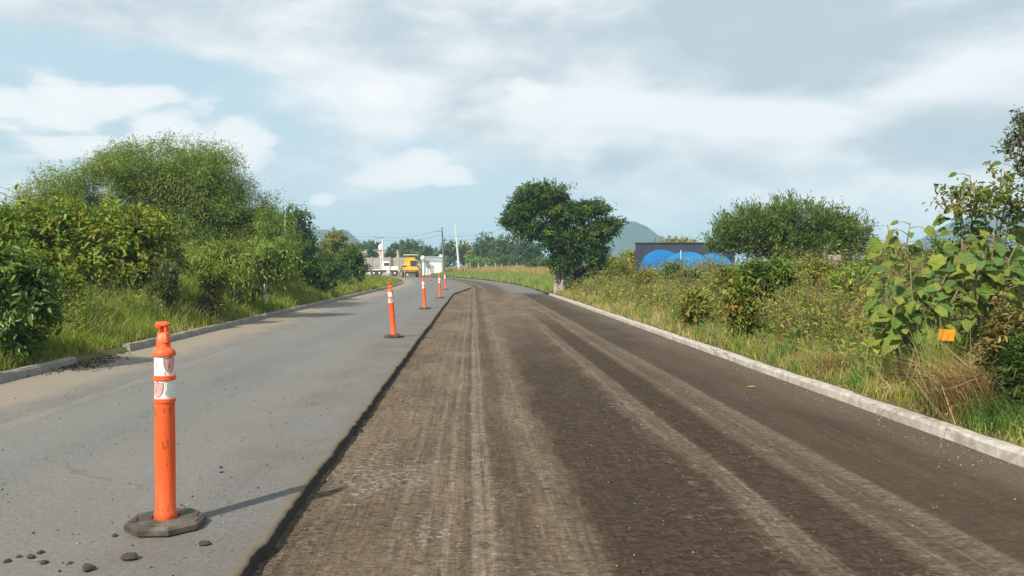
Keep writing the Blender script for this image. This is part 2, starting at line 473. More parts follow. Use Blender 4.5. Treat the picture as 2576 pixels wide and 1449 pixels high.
# ------------------------------------------------------------------ old asphalt lane
def asphalt_mat():
    m, t, b = new_mat('old_grey_asphalt')
    uvn = t.n.new('ShaderNodeUVMap'); uvn.uv_map = 'UVMap'; uv = uvn.outputs[0]
    U, V, _ = t.sep(uv)
    speck = t.noise(uv, 70.0, 3.0, 0.7); mott = t.noise(t.vscale(uv, (1, 0.35, 1)), 1.6, 5.0, 0.6); big = t.noise(t.vscale(uv, (1, 0.22, 1)), 0.7, 4.0, 0.55)
    c = t.mix(t.ss(0.25, 0.75, speck), (0.085, 0.083, 0.081), (0.185, 0.180, 0.172))
    sp2 = t.noise(uv, 26.0, 4.0, 0.75)
    c = t.mix(t.mul(t.ss(0.50, 0.66, sp2), 0.45), c, (0.215, 0.208, 0.197))
    c = t.mix(t.mul(t.ss(0.46, 0.34, sp2), 0.5), c, (0.062, 0.060, 0.058))
    c = t.mix(t.mul(t.ss(0.45, 0.72, mott), 0.28), c, (0.19, 0.18, 0.168))
    c = t.mix(t.mul(t.ss(0.50, 0.75, big), 0.30), c, (0.080, 0.076, 0.074))
    # brownish wear in the foreground by the milled edge
    c = t.mix(t.mul(t.ss(-2.9, -1.4, U), t.ss(0.40, 0.68, t.noise(uv, 0.9, 5.0, 0.65)), 0.55), c, (0.112, 0.093, 0.072))
    streak = t.noise(t.comb(t.mul(U, 7.0), t.mul(V, 0.30), 0.0), 1.0, 5.0, 0.6)
    # fine cracks, drips and polished wheel paths
    ve = t.n.new('ShaderNodeTexVoronoi'); ve.feature = 'DISTANCE_TO_EDGE'; ve.inputs['Scale'].default_value = 0.55
    wv = t.n.new('ShaderNodeVectorMath'); wv.operation = 'ADD'
    nn = t.n.new('ShaderNodeTexNoise'); nn.inputs['Scale'].default_value = 2.5; nn.inputs['Detail'].default_value = 5.0; t.l.new(uv, nn.inputs['Vector'])
    t.l.new(t.vscale(nn.outputs['Color'], (0.9, 0.9, 0.0)), wv.inputs[0]); t.l.new(t.vscale(uv, (1.0, 0.45, 1.0)), wv.inputs[1]); t.l.new(wv.outputs[0], ve.inputs['Vector'])
    ck = t.mul(t.ss(0.012, 0.003, ve.outputs['Distance']), t.ss(0.50, 0.62, t.noise(uv, 0.45, 3.0, 0.6)))
    c = t.mix(t.mul(ck, 0.30), c, (0.045, 0.042, 0.04))
    dr = t.ss(0.70, 0.76, t.noise(uv, 3.2, 4.0, 0.6))
    c = t.mix(t.mul(dr, 0.40), c, (0.060, 0.056, 0.052))
    wp = t.mul(t.add(t.band(U, -2.15, 0.22, 0.3), t.band(U, -3.65, 0.22, 0.3)), 0.16)
    c = t.mix(wp, c, (0.20, 0.195, 0.188))
    # worn edge line
    line = t.mul(t.band(t.add(U, t.mul(t.sub(t.noise(uv, 0.5, 2), 0.5), 0.10)), -4.12, 0.05, 0.05), t.ss(0.35, 0.62, t.noise(t.vscale(uv, (3, 0.6, 1)), 2.0, 5.0, 0.7)))
    c = t.mix(t.mul(line, 0.28), c, (0.25, 0.24, 0.22))
    # dust at the gutter
    dn = t.noise(t.vscale(uv, (1, 0.4, 1)), 2.2, 6.0, 0.65)
    dust = t.ss(-4.1, -5.2, t.add(U, t.mul(t.sub(dn, 0.5), 1.6)))
    c = t.mix(t.mul(dust, 0.85), c, t.mix(speck, (0.185, 0.152, 0.118), (0.29, 0.248, 0.198)))
    # tan crumbled rim along the cut
    rn = t.noise(uv, 9.0, 5.0, 0.7)
    rim = t.ss(-1.155, -1.10, t.add(U, t.mul(t.sub(rn, 0.5), 0.12)))
    c = t.mix(t.mul(rim, 0.8), c, t.mix(speck, (0.105, 0.083, 0.058), (0.19, 0.155, 0.112)))
    # light scuffs
    sc = t.noise(t.vscale(uv, (1.2, 0.6, 1)), 1.9, 6.0, 0.75, 0.6)
    c = t.mix(t.mul(t.ss(0.66, 0.76, sc), 0.25), c, (0.25, 0.245, 0.24))
    c = t.mix(t.mul(t.ss(0.58, 0.75, streak), 0.16), c, (0.075, 0.072, 0.07))
    # the cut face shows fresh bitumen
    pz = t.sep(t.n.new('ShaderNodeTexCoord').outputs['Object'])[2]
    c = t.mix(t.mul(t.ss(-0.010, -0.016, pz), 0.9), c, t.mix(speck, (0.012, 0.011, 0.010), (0.055, 0.046, 0.038)))
    t.put(b.inputs['Base Color'], c); b.inputs['Roughness'].default_value = 0.9; b.inputs['Specular IOR Level'].default_value = 0.22
    h = t.add(t.mul(speck, 0.5), t.mul(t.noise(uv, 26.0, 4.0, 0.7), 0.6))
    t.l.new(t.bump(h, 0.35, 0.008), b.inputs['Normal'])
    return m
M['asphalt'] = asphalt_mat()
ss_r = np.concatenate([np.arange(-3, 2, 0.5), np.arange(2, 14, 0.035), np.arange(14, 30, 0.10), np.arange(30, 80, 0.4), np.arange(80, 246, 2.0)])
def edge_u(s):
    p = np.stack([s, s * 0, s * 0], axis=1)
    e = U_E + (vnoise(p, 0.45, 9) - 0.5) * 0.03 + (vnoise(p, 2.2, 10) - 0.5) * 0.015 + (vnoise(p, 9.0, 11) - 0.5) * 0.035 + (vnoise(p, 24.0, 12) - 0.5) * 0.02
    e = e + 0.95 * np.clip((s - 45.0) / 14.0, 0, 1)
    return e
def asphalt_lane():
    n = len(ss_r); e = edge_u(ss_r)
    rows = []; zs = []
    lat = np.array([U_L - 0.02, -5.3, -4.6, -3.6, -2.6, -1.8, -1.35])
    us = [np.full(n, l) for l in lat] + [e - 0.03, e - 0.004, e + 0.002, e + 0.008]
    p = np.stack([ss_r, ss_r * 0, ss_r * 0], axis=1)
    crumb = (vnoise(p, 14.0, 13) - 0.5) * 0.012
    z = [np.full(n, 0.0)] * 7 + [np.full(n, -0.001), -0.007 + crumb * .6, -0.022 + crumb, np.full(n, Z_MILL - 0.02)]
    U2 = np.stack(us, axis=1); Z2 = np.stack(z, axis=1); S2 = np.repeat(ss_r[:, None], U2.shape[1], axis=1)
    x, y = P_np(S2.ravel(), U2.ravel()); V = np.stack([x, y, Z2.ravel()], axis=1)
    nu = U2.shape[1]; i = (np.arange(n - 1)[:, None] * nu + np.arange(nu - 1)[None, :]).ravel()
    F = np.stack([i, i + 1, i + nu + 1, i + nu], axis=1)
    me = np_mesh('asphalt_lane', V, F, uv=np.stack([U2.ravel(), S2.ravel()], axis=1))
    return link('asphalt_lane', me, M['asphalt'])
tag(asphalt_lane(), kind='structure')

# ------------------------------------------------------------------ milled lane
def milled_mat():
    m, t, b = new_mat('milled_asphalt')
    uvn = t.n.new('ShaderNodeUVMap'); uvn.uv_map = 'UVMap'; uv = uvn.outputs[0]
    U0, V, _ = t.sep(uv)
    wob = t.mul(t.sub(t.noise(t.comb(0.0, t.mul(V, 0.10), 0.0), 1.0, 3.0), 0.5), 0.22)
    U = t.add(U0, wob)
    near = t.ss(52.0, 43.0, V)
    smooth_side0 = t.ss(3.0, 2.2, U)
    big = t.noise(t.vscale(uv, (1, 0.30, 1)), 1.1, 5.0, 0.6)
    streak = t.noise(t.comb(t.mul(U, 22.0), t.mul(V, 1.1), 0.0), 1.0, 6.0, 0.7)
    fleck = t.noise(t.comb(t.mul(U0, 20.0), t.mul(V, 30.0), 0.0), 1.0, 5.0, 0.75, 0.6)
    fleck2 = t.noise(t.comb(t.mul(U0, 9.0), t.mul(V, 16.0), 3.0), 1.0, 4.0, 0.7, 0.8)
    grit = t.noise(uv, 85.0, 3.0, 0.7)
    c = t.mix(t.ss(0.3, 0.7, big), (0.098, 0.072, 0.050), (0.175, 0.134, 0.098))
    c = t.mix(t.mul(t.ss(0.46, 0.70, streak), 0.38), c, (0.195, 0.155, 0.118))
    c = t.mix(t.mul(t.ss(0.54, 0.36, streak), 0.30), c, (0.060, 0.042, 0.029))
    c = t.mix(t.mul(t.ss(0.55, 0.95, U), t.ss(3.3, 2.5, U), t.ss(30.0, 14.0, V), 0.62), c, t.mix(fleck2, (0.068, 0.050, 0.036), (0.128, 0.098, 0.072)))
    # dark, still bituminous zones
    dn = t.noise(t.vscale(uv, (1.0, 0.42, 1)), 1.5, 6.0, 0.68)
    dmid = t.mul(t.band(t.add(U, t.mul(t.sub(dn, 0.5), 0.7)), 1.12, 0.36, 0.22), t.ss(24.0, 9.0, t.add(V, t.mul(t.sub(dn, 0.5), 16.0))))
    dpatch = t.mul(t.band(U, 0.95, 0.35, 0.2), t.band(V, 15.4, 0.9, 0.5), 0.5)
    d2 = t.mul(t.band(t.add(U, t.mul(t.sub(dn, 0.5), 0.15)), 2.05, 0.15, 0.12), t.ss(34.0, 16.0, V))
    d3 = t.mul(t.band(t.add(U, t.mul(t.sub(dn, 0.5), 0.5)), 3.15, 0.26, 0.55), 0.62)
    d4 = t.mul(t.band(U, 0.22, 0.05, 0.10), 0.55)
    d5 = t.mul(t.band(U, -0.05, 0.015, 0.02), t.ss(0.35, 0.6, streak), 0.7)
    dark = t.clamp(t.add(dmid, d2, d3, d4, d5))
    dcol = t.mix(t.mul(fleck2, grit), (0.026, 0.0175, 0.0125), (0.074, 0.050, 0.034))
    c = t.mix(t.mul(dark, 0.82, t.add(0.80, t.mul(t.ss(0.62, 0.40, fleck2), 0.25))), c, dcol)
    # dusty tyre tracks
    br = t.ss(0.36, 0.62, t.noise(t.comb(t.mul(U, 14.0), t.mul(V, 1.6), 7.0), 1.0, 5.0, 0.7))
    l1 = t.mul(t.add(t.band(U, 0.015, 0.022, 0.016), t.band(U, -0.16, 0.012, 0.015), t.band(U, 0.085, 0.012, 0.014), t.mul(t.band(U, -0.28, 0.010, 0.014), 0.6), t.mul(t.band(U, -0.45, 0.012, 0.02), 0.5), t.mul(t.band(U, 0.48, 0.012, 0.02), 0.5)), t.ss(0.30, 0.50, streak))
    l2 = t.mul(t.add(t.band(U, 1.66, 0.018, 0.02), t.mul(t.band(U, 1.76, 0.05, 0.04), 0.22), t.band(U, 1.83, 0.010, 0.014), t.mul(t.band(U, 1.50, 0.02, 0.03), t.ss(0.5, 0.62, fleck2))), br)
    l3 = t.mul(t.ss(2.50, 2.68, U), t.ss(2.755, 2.715, t.add(U, t.mul(t.sub(fleck2, 0.5), 0.03))), 1.1)
    l4 = t.mul(t.add(t.band(U, 2.36, 0.014, 0.016), t.band(U, 2.52, 0.008, 0.012)), br, 0.9)
    light = t.clamp(t.add(t.mul(l1, 1.15), t.mul(l2, 0.8), l3, l4))
    c = t.mix(t.mul(light, 0.52, t.add(0.35, t.mul(t.ss(0.35, 0.62, fleck2), 0.65))), c, t.mix(grit, (0.165, 0.135, 0.105), (0.30, 0.255, 0.205)))
    # pale scraped flecks left by the drum teeth
    wp = t.ss(0.50, 0.70, t.noise(t.vscale(uv, (1, 0.7, 1)), 2.1, 4.0, 0.6))
    fl = t.mul(t.ss(0.52, 0.64, fleck), wp, t.m('SUBTRACT', 1.0, t.mul(dark, 0.75)), t.ss(3.0, 2.2, U))
    c = t.mix(t.mul(fl, 0.85), c, (0.31, 0.275, 0.235))
    dk = t.mul(t.ss(0.46, 0.34, fleck2), t.ss(3.0, 2.2, U))
    c = t.mix(t.mul(dk, 0.60), c, (0.046, 0.032, 0.022))
    # dust gathered towards the kerb
    c = t.mix(t.mul(t.ss(3.2, 4.05, t.add(U, t.mul(t.sub(dn, 0.5), 0.5))), 0.65), c, t.mix(grit, (0.105, 0.083, 0.064), (0.18, 0.148, 0.118)))
    # speckles
    c = t.mix(t.ss(0.74, 0.80, t.noise(uv, 38.0, 2.0, 0.5)), c, (0.34, 0.30, 0.25))
    c = t.mix(t.mul(t.ss(0.30, 0.24, t.noise(uv, 30.0, 2.0, 0.5)), 0.8), c, (0.035, 0.028, 0.024))
    gv = t.m('MULTIPLY', t.add(0.55, t.mul(grit, 0.9)), t.add(0.62, t.mul(t.ss(0.3, 0.7, fleck), t.add(0.25, t.mul(smooth_side0, 0.5)))))
    gm = t.n.new('ShaderNodeVectorMath'); gm.operation = 'SCALE'
    t.l.new(c, gm.inputs[0]); t.l.new(gv, gm.inputs['Scale']); c = gm.outputs[0]
    # beyond the cross cut: dark drum passes on the left, old grey shoulder on the right
    # grooves cut by the drum teeth
    gw = t.mul(t.sub(t.noise(t.comb(t.mul(U0, 48.0), t.mul(V, 2.2), 5.0), 1.0, 3.0, 0.6, 0.4), 0.5), 4.0)
    ga = t.mul(t.ss(0.36, 0.62, t.noise(t.vscale(uv, (1.3, 0.5, 1)), 2.4, 4.0, 0.6)), t.ss(2.3, 1.9, U), t.ss(16.0, 6.0, V))
    gs = t.n.new('ShaderNodeVectorMath'); gs.operation = 'SCALE'
    t.l.new(c, gs.inputs[0]); t.l.new(t.m('MAXIMUM', t.add(1.0, t.mul(gw, ga, 0.36)), 0.3), gs.inputs['Scale']); c = gs.outputs[0]
    far = t.m('SUBTRACT', 1.0, near)
    shoulder = t.mul(far, t.ss(2.1, 2.5, U))
    fdark = t.mul(far, t.mx(t.band(U, 1.4, 0.35, 0.4), t.band(U, 0.35, 0.12, 0.15)), 0.7)
    c = t.mix(fdark, c, (0.070, 0.055, 0.045))
    c = t.mix(shoulder, c, (0.145, 0.138, 0.13))
    cut = t.mul(t.mx(t.band(V, 46.4, 0.15, 0.4), t.mul(t.band(V, 17.8, 0.06, 0.15), t.ss(0.4, 0.8, U))), 0.55)
    c = t.mix(cut, c, (0.055, 0.043, 0.035))
    lp = t.mul(t.band(U0, -0.62, 0.22, 0.15), t.band(V, 5.9, 0.12, 0.5), t.ss(0.48, 0.64, fleck))
    c = t.mix(t.mul(lp, 0.7), c, (0.32, 0.295, 0.265))
    t.put(b.inputs['Base Color'], c); b.inputs['Roughness'].default_value = 0.95; b.inputs['Specular IOR Level'].default_value = 0.08
    smooth_side = t.ss(3.0, 2.4, U)
    h = t.add(t.mul(fleck, 0.8, smooth_side), t.mul(fleck2, 0.8, smooth_side), t.mul(streak, 0.35), t.mul(grit, 0.35))
    t.l.new(t.bump(h, 0.9, 0.020), b.inputs['Normal'])
    return m
M['milled'] = milled_mat()
us_m = np.concatenate([[-1.45, -1.2], np.arange(-1.15, 3.0, 0.05), np.arange(3.0, 4.2, 0.1), [4.22]])
ss_m = np.concatenate([np.arange(-3, 3, 0.5), np.arange(3, 9, 0.04), np.arange(9, 18, 0.12), np.arange(18, 60, 0.6), np.arange(60, 246, 2.0)])
def mill_z(s, u):
    p = np.stack([s, u, s * 0], axis=1)
    rel = np.clip((3.0 - u) / 0.5, 0, 1)
    groove = (vnoise(p * np.array([0.5, 9.0, 1]), 1.0, 21) - 0.5) * 0.008
    tooth = (vnoise(p * np.array([16.0, 10.0, 1]), 1.0, 22) - 0.5) * 0.016
    ridge = 0.006 * np.exp(-((u - 0.0) / 0.03) ** 2) + 0.006 * np.exp(-((u - 1.68) / 0.05) ** 2) + 0.005 * np.exp(-((u - 2.35) / 0.04) ** 2)
    return Z_MILL + rel * (groove + tooth) + ridge
tag(strip('milled_lane', us_m, ss_m, mill_z, M['milled'], smooth=False), kind='structure')

# ------------------------------------------------------------------ kerbs
def kerb_stone_mesh(L, h, w, seed):
    """cast kerb block, x across (0 = road face), y along, slightly battered face and chipped arris"""
    r = random.Random(seed); n = 7
    prof = [(0.0, -0.14), (0.012, h - 0.03), (0.035, h), (w - 0.01, h - 0.004), (w, h - 0.02), (w, -0.14)]
    V = []; F = []
    for k in range(n):
        y = -L / 2 + L * k / (n - 1)
        for j, (x, z) in enumerate(prof):
            jx = r.uniform(-1, 1) * 0.006 if j < 4 else 0; jz = r.uniform(-1, 1) * 0.006 if 0 < j < 4 else 0
            if j in (1, 2) and r.random() < 0.15: jx += 0.012; jz -= 0.012
            V.append((x + jx, y, z + jz))
    m = len(prof)
    for k in range(n - 1):
        for j in range(m - 1):
            F.append((k * m + j, k * m + j + 1, (k + 1) * m + j + 1, (k + 1) * m + j))
    F.append(tuple(range(m - 1, -1, -1))); F.append(tuple((n - 1) * m + j for j in range(m)))
    me = bpy.data.meshes.new('kerb_stone'); me.from_pydata(V, [], F); me.update()
    return me
def kerb(side, s0, s1, L, material, h, gap=None):
    root = tag(empty('kerb', (0, 0, 0)), kind='structure')
    meshes = [kerb_stone_mesh(L - 0.012, h, 0.145, 50 + i) for i in range(5)]
    for me in meshes: me.materials.append(material)
    s = s0; i = 0; r = random.Random(5 if side > 0 else 6)
    while s < s1:
        c = s + L / 2
        if not (gap and gap[0] < c < gap[1]):
            o = link('kerb_stone', meshes[r.randrange(5)], None, root)
            o.location = P(c, U_R if side > 0 else U_L, r.uniform(-0.006, 0.006))
            o.rotation_euler = (r.uniform(-.003, .003), 0, road_angle(c) + (0 if side > 0 else math.pi) + r.uniform(-.006, .006))
        s += L; i += 1
    return root
kerb(1, 1.0, 45.0, 2.0, M['kerb_white'], 0.018)
kerb(-1, 3.0, 76.0, 1.85, M['kerb_grey'], 0.12, gap=(11.4, 13.2))

# ------------------------------------------------------------------ hills
def hill(x, ytop, halfw, d, label, flat=0.0, seed=1):
    c = W(x, ytop, d); H = c.z + 2; R = halfw / F_PX * d
    n = 56; V = []; g = np.linspace(-1, 1, n)
    X, Y = np.meshgrid(g, g); r = np.sqrt(X ** 2 + Y ** 2)
    p = np.stack([X.ravel(), Y.ravel(), X.ravel() * 0], axis=1)
    nz = (vnoise(p, 2.2, seed) - 0.5) * 0.22 + (vnoise(p, 7, seed + 1) - 0.5) * 0.07 + (vnoise(p, 24, seed + 2) - 0.5) * 0.02
    prof = np.clip(1 - np.clip((r - flat) / (1 - flat), 0, 1) ** 1.35, 0, 1).ravel()
    z = prof * H * (1 + nz * np.clip(prof * 2.5, 0, 1)) - 2
    V = np.stack([c.x + X.ravel() * R * 1.1, d + Y.ravel() * R * 1.1, z], axis=1)
    i = (np.arange(n - 1)[:, None] * n + np.arange(n - 1)[None, :]).ravel()
    F = np.stack([i, i + 1, i + n + 1, i + n], axis=1)
    o = link('hill', np_mesh('hill', V, F, smooth=True), M['hill'])
    tag(o, label, kind='structure'); return o
hill(1584, 562, 140, 900, 'wooded blue hill behind the roadside tree', 0.12, 3)
hill(2540, 528, 290, 950, 'wooded blue hill beyond the large leaved shrubs', 0.05, 13)
hill(800, 582, 150, 900, 'low wooded blue ridge beyond the left bushes', 0.45, 23)
# ------------------------------------------------------------------ foliage generators
def unit(a): return a / np.maximum(np.linalg.norm(a, axis=1, keepdims=True), 1e-9)
def palette(n, cols, var=0.16, rng=RNG):
    cols = np.array(cols, float); k = rng.integers(0, len(cols), n)
    c = cols[k] * (1 + var * rng.standard_normal((n, 1))) * (1 + 0.06 * rng.standard_normal((n, 3)))
    return np.clip(c, 0.008, 0.9)
def leaf_arrays(pos, ax, nr, L, Wd, kind=4, fold=0.25):
    ax = unit(ax); side = unit(np.cross(ax, nr)); up = np.cross(side, ax)
    L = np.asarray(L)[:, None]; Wd = np.asarray(Wd)[:, None]
    n = len(pos)
    if kind == 4:
        v = [pos, pos + ax * L * .45 + side * Wd * .5 + up * Wd * fold, pos + ax * L - up * L * .12, pos + ax * L * .45 - side * Wd * .5 + up * Wd * fold]
        V = np.stack(v, axis=1).reshape(-1, 3)
        F = (np.arange(n)[:, None] * 4 + np.arange(4)[None, :])
        return V, F, 1
    v = [pos, pos + ax * L * .28 + side * Wd * .46 + up * Wd * fold, pos + ax * L * .68 + side * Wd * .38 + up * (Wd * fold - L * .06), pos + ax * L - up * L * .16,
         pos + ax * L * .68 - side * Wd * .38 + up * (Wd * fold - L * .06), pos + ax * L * .28 - side * Wd * .46 + up * Wd * fold]
    V = np.stack(v, axis=1).reshape(-1, 3)
    b = np.arange(n)[:, None] * 6
    F = np.stack([b + np.array([0, 1, 2, 3]), b + np.array([0, 3, 4, 5])], axis=1).reshape(-1, 4)
    return V, F, 2
def crown_mesh(name, blobs, n_clump, per, leafL, leafW, cols, rng, twig=0.5, droop=0.2, spread=0.35, kind=4, shell=0.45, gap=0.36, gfreq=0.9,
               up=0.3, lump=0.35, along=0.6, var=0.16):
    """blobs: (centre, (rx,ry,rz)). Returns mesh, clump centres"""
    B = np.array([list(c) + list(r) for c, r in blobs], float)
    wgt = (B[:, 3] * B[:, 4] * B[:, 5]) ** (2 / 3); wgt /= wgt.sum()
    N = int(n_clump * 1.7)
    k = rng.choice(len(B), N, p=wgt)
    d = unit(rng.standard_normal((N, 3)))
    rr = rng.random(N) ** shell
    lumpf = 1 + lump * (vnoise(d * 2.3 + k[:, None] * 5.1, 1.0, 31) - 0.5) * 2
    off = d * (rr * lumpf)[:, None] * B[k, 3:6]
    C = B[k, :3] + off
    sc = B[:, 3:6].mean()
    keep = vnoise(C, gfreq / sc * 2.0, 33) > gap
    keep &= C[:, 2] > 0.02
    C = C[keep][:n_clump]; off = off[keep][:n_clump]; k = k[keep][:n_clump]
    n = len(C)
    out = unit(off / np.maximum(B[k, 3:6], 1e-3)) * 0.8 + rng.standard_normal((n, 3)) * 0.45; out[:, 2] += up; out = unit(out)
    # leaves along a drooping twig
    T = rng.random((n, per)) ** 0.8
    tl = twig * (0.6 + 0.8 * rng.random(n))
    C = C - out * (tl * 0.62)[:, None]
    pos = C[:, None, :] + out[:, None, :] * (T * tl[:, None])[..., None]
    pos[..., 2] -= droop * tl[:, None] * T ** 2
    jit = rng.standard_normal((n, per, 3)) * (spread * twig * 0.5)
    pos = pos + jit * (0.35 + 0.65 * T[..., None])
    tang = np.repeat(out[:, None, :], per, axis=1); tang[..., 2] -= droop * 2 * T
    ax = along * tang + (1 - along) * 1.3 * rng.standard_normal((n, per, 3))
    nr = np.zeros((n, per, 3)); nr[..., 2] = 1; nr *= 0.75; nr += 0.45 * rng.standard_normal((n, per, 3)) + 1.0 * out[:, None, :]
    pos = pos.reshape(-1, 3); ax = ax.reshape(-1, 3); nr = nr.reshape(-1, 3)
    m = len(pos)
    sz = 0.65 + 0.7 * rng.random(m)
    V, F, fp = leaf_arrays(pos, ax, nr, leafL * sz, leafW * sz, kind)
    ccol = palette(n, cols, var, rng)
    lc = np.repeat(ccol, per, axis=0) * (1 + 0.14 * rng.standard_normal((m, 1)))
    me = np_mesh(name, V, F, col=np.repeat(np.clip(lc, .006, .9), fp, axis=0))
    return me, C
def bez(a, b, c, n=6):
    return [a * (1 - t) ** 2 + b * 2 * t * (1 - t) + c * t ** 2 for t in [i / (n - 1) for i in range(n)]]
def trunk_mesh(base, blobs, clumps, r0, fork, rng, nsub=30, seg=6, stems=1):
    mb = MB(); base = Vector(base)
    forks = []
    for i in range(stems):
        f = base + Vector((rng.uniform(-.25, .25) * (stems > 1) * fork, rng.uniform(-.2, .2) * fork * (stems > 1), fork * rng.uniform(.85, 1.1)))
        bs = base + Vector((rng.uniform(-1, 1), rng.uniform(-1, 1), 0)) * r0 * (1.2 if stems > 1 else 0)
        mid = (bs + f) / 2 + Vector((rng.uniform(-.12, .12), rng.uniform(-.1, .1), 0)) * fork
        mb.tube(bez(bs - Vector((0, 0, .1)), mid, f, 6), [r0 * q for q in (1.25, 1.0, .9, .85, .8, .75)], 8)
        forks.append(f)
    ends = []
    for c, r in blobs:
        c = Vector(c); f = forks[rng.integers(0, len(forks))]
        mid = (f + c) / 2 + Vector((0, 0, 0.18 * (c - f).length))
        pts = bez(f, mid, c, 7); mb.tube(pts, [r0 * q for q in (.62, .52, .44, .36, .3, .24, .16)], seg)
        ends += pts[2:]
    if len(clumps):
        for i in rng.choice(len(clumps), min(nsub, len(clumps)), replace=False):
            c = Vector(clumps[i]); e = min(ends, key=lambda q: (q - c).length)
            mid = (e + c) / 2 + Vector((0, 0, 0.12 * (c - e).length))
            mb.tube(bez(e, mid, c, 4), [r0 * q for q in (.17, .12, .08, .04)], 4)
    return mb.mesh('trunk', smooth=True)
def blob(x, y, rx, ry, d, rd=None, dd=0.0):
    """ellipsoid seen round (x, y), radii in the picture's scale at distance d, depth radius rd metres"""
    k = d / F_PX
    return (W(x, y, d + dd), (rx * k, rd if rd else (rx + ry) * .5 * k, ry * k))
GREENS = {
    'mesquite': [(0.125, 0.175, 0.058), (0.145, 0.195, 0.066), (0.105, 0.155, 0.052)],
    'broad': [(0.105, 0.150, 0.028), (0.140, 0.180, 0.035), (0.080, 0.125, 0.025), (0.16, 0.17, 0.04)],
    'dark': [(0.035, 0.070, 0.022), (0.050, 0.090, 0.026), (0.040, 0.075, 0.03)],
    'mid': [(0.060, 0.105, 0.028), (0.085, 0.130, 0.032), (0.050, 0.09, 0.025)],
    'olive': [(0.150, 0.150, 0.055), (0.120, 0.130, 0.045), (0.17, 0.16, 0.06)],
    'yellow': [(0.180, 0.185, 0.045), (0.150, 0.170, 0.040), (0.22, 0.20, 0.06)],
    'weed': [(0.110, 0.145, 0.035), (0.150, 0.170, 0.045), (0.090, 0.120, 0.030), (0.19, 0.15, 0.05)],
    'grey': [(0.085, 0.105, 0.065), (0.075, 0.09, 0.055)],
    'brown': [(0.115, 0.090, 0.050), (0.10, 0.095, 0.04), (0.085, 0.105, 0.035), (0.16, 0.125, 0.07)],
    'bright': [(0.100, 0.190, 0.035), (0.13, 0.21, 0.04), (0.16, 0.20, 0.04)],
}
GREENS = {k: [tuple(x * f for x, f in zip(c, (1.55, 1.50, 0.90))) for c in v] for k, v in GREENS.items()}
def plant(name, label, cat, base, blobs, cols, n_clump, per, leafL, leafW, group=None, r0=0.1, fork=0.5, seed=1, stems=1, nsub=30, bark='bark', mat='leaf', crown='crown', trunk='trunk', **kw):
    rng = np.random.default_rng(seed)
    base = Vector(base); o = empty(name, base); tag(o, label, cat, group)
    bl = [(Vector(c) - base, r) for c, r in blobs]
    me, C = crown_mesh(crown, bl, n_clump, per, leafL, leafW, GREENS[cols] if isinstance(cols, str) else cols, rng, **kw)
    link(crown, me, M[mat], o)
    link(trunk, trunk_mesh(Vector((0, 0, 0)), bl, C, r0, fork, rng, nsub, stems=stems), M[bark], o)
    return o
def ground_pt(x, d, z=None):
    X = GX(x, d)
    if z is None: z = 0.1
    return Vector((X, d, z))
def auto_blobs(x, ytop, ybot, hw, d, rng, n=6):
    """a few ellipsoids that fill a crown seen from ytop to ybot, hw wide to each side"""
    h = (ybot - ytop); cy = (ytop + ybot) / 2; out = []
    for i in range(n):
        a = (i + .5) / n * 2 - 1
        xx = x + a * hw * .58 + rng.uniform(-.1, .1) * hw
        yy = cy + rng.uniform(-.18, .12) * h + abs(a) * h * .10
        q = rng.uniform(.42, .6)
        top = max(yy - h * q, ytop)
        ry = yy - top
        out.append(blob(xx, yy, hw * q * .95, max(ry, h * .3), d, None, rng.uniform(-.35, .35) * hw * d / F_PX))
    out.append(blob(x, ytop + h * .38, hw * .6, h * .38, d))
    return out

# ------------------------------------------------------------------ LEFT SIDE TREES AND SHRUBS
plant('mesquite_tree', 'broad feathery light green tree, the largest on the left side of the road', 'tree', ground_pt(450, 28),
      [blob(425, 425, 165, 85, 28, 1.9), blob(300, 430, 120, 70, 28, 1.6), blob(530, 450, 110, 90, 28, 1.6), blob(180, 485, 110, 70, 28, 1.6, -.6), blob(110, 530, 80, 60, 28, 1.3, .4),
       blob(620, 540, 110, 75, 28, 1.6, .3), blob(680, 600, 70, 65, 28, 1.2), blob(470, 550, 180, 90, 28, 1.9), blob(300, 560, 160, 70, 28, 1.8), blob(560, 620, 110, 60, 28, 1.5, -.8)],
      'mesquite', 8600, 26, 0.088, 0.023, r0=0.26, fork=1.3, seed=11, stems=2, nsub=160, twig=1.0, droop=0.50, spread=0.22, shell=0.40, gap=0.36, gfreq=1.3, up=0.5, lump=0.42, along=0.75)
plant('broadleaf_shrub', 'wide leafy yellow-green shrub in front of the feathery tree', 'shrub', ground_pt(210, 19),
      [blob(90, 590, 120, 75, 19, 1.1), blob(210, 570, 130, 62, 19, 1.1), blob(330, 590, 100, 65, 19, 1.0), blob(370, 645, 70, 50, 19, .8), blob(200, 650, 170, 60, 19, 1.1, -.4), blob(20, 640, 90, 70, 19, .9)],
      'broad', 1100, 18, 0.14, 0.060, r0=0.08, fork=0.5, seed=12, stems=3, nsub=40, kind=6, twig=0.42, droop=0.25, spread=0.45, shell=0.35, gap=0.30, up=0.5, lump=0.4)
plant('dark_shrub', 'dark glossy shrub overhanging the kerb at the left edge', 'shrub', ground_pt(-10, 11.2),
      [blob(-20, 690, 90, 70, 11.2, .6), blob(30, 745, 75, 75, 11.2, .6), blob(70, 690, 55, 45, 11.2, .4), blob(-5, 830, 85, 75, 11.2, .6), blob(-70, 760, 90, 120, 11.2, .6), blob(80, 770, 45, 45, 11, .35)],
      'mid', 640, 20, 0.115, 0.045, r0=0.05, fork=0.35, seed=13, stems=4, nsub=40, kind=6, twig=0.32, droop=0.35, spread=0.45, shell=0.4, gap=0.34, up=0.2, lump=0.45, mat='gloss_leaf')
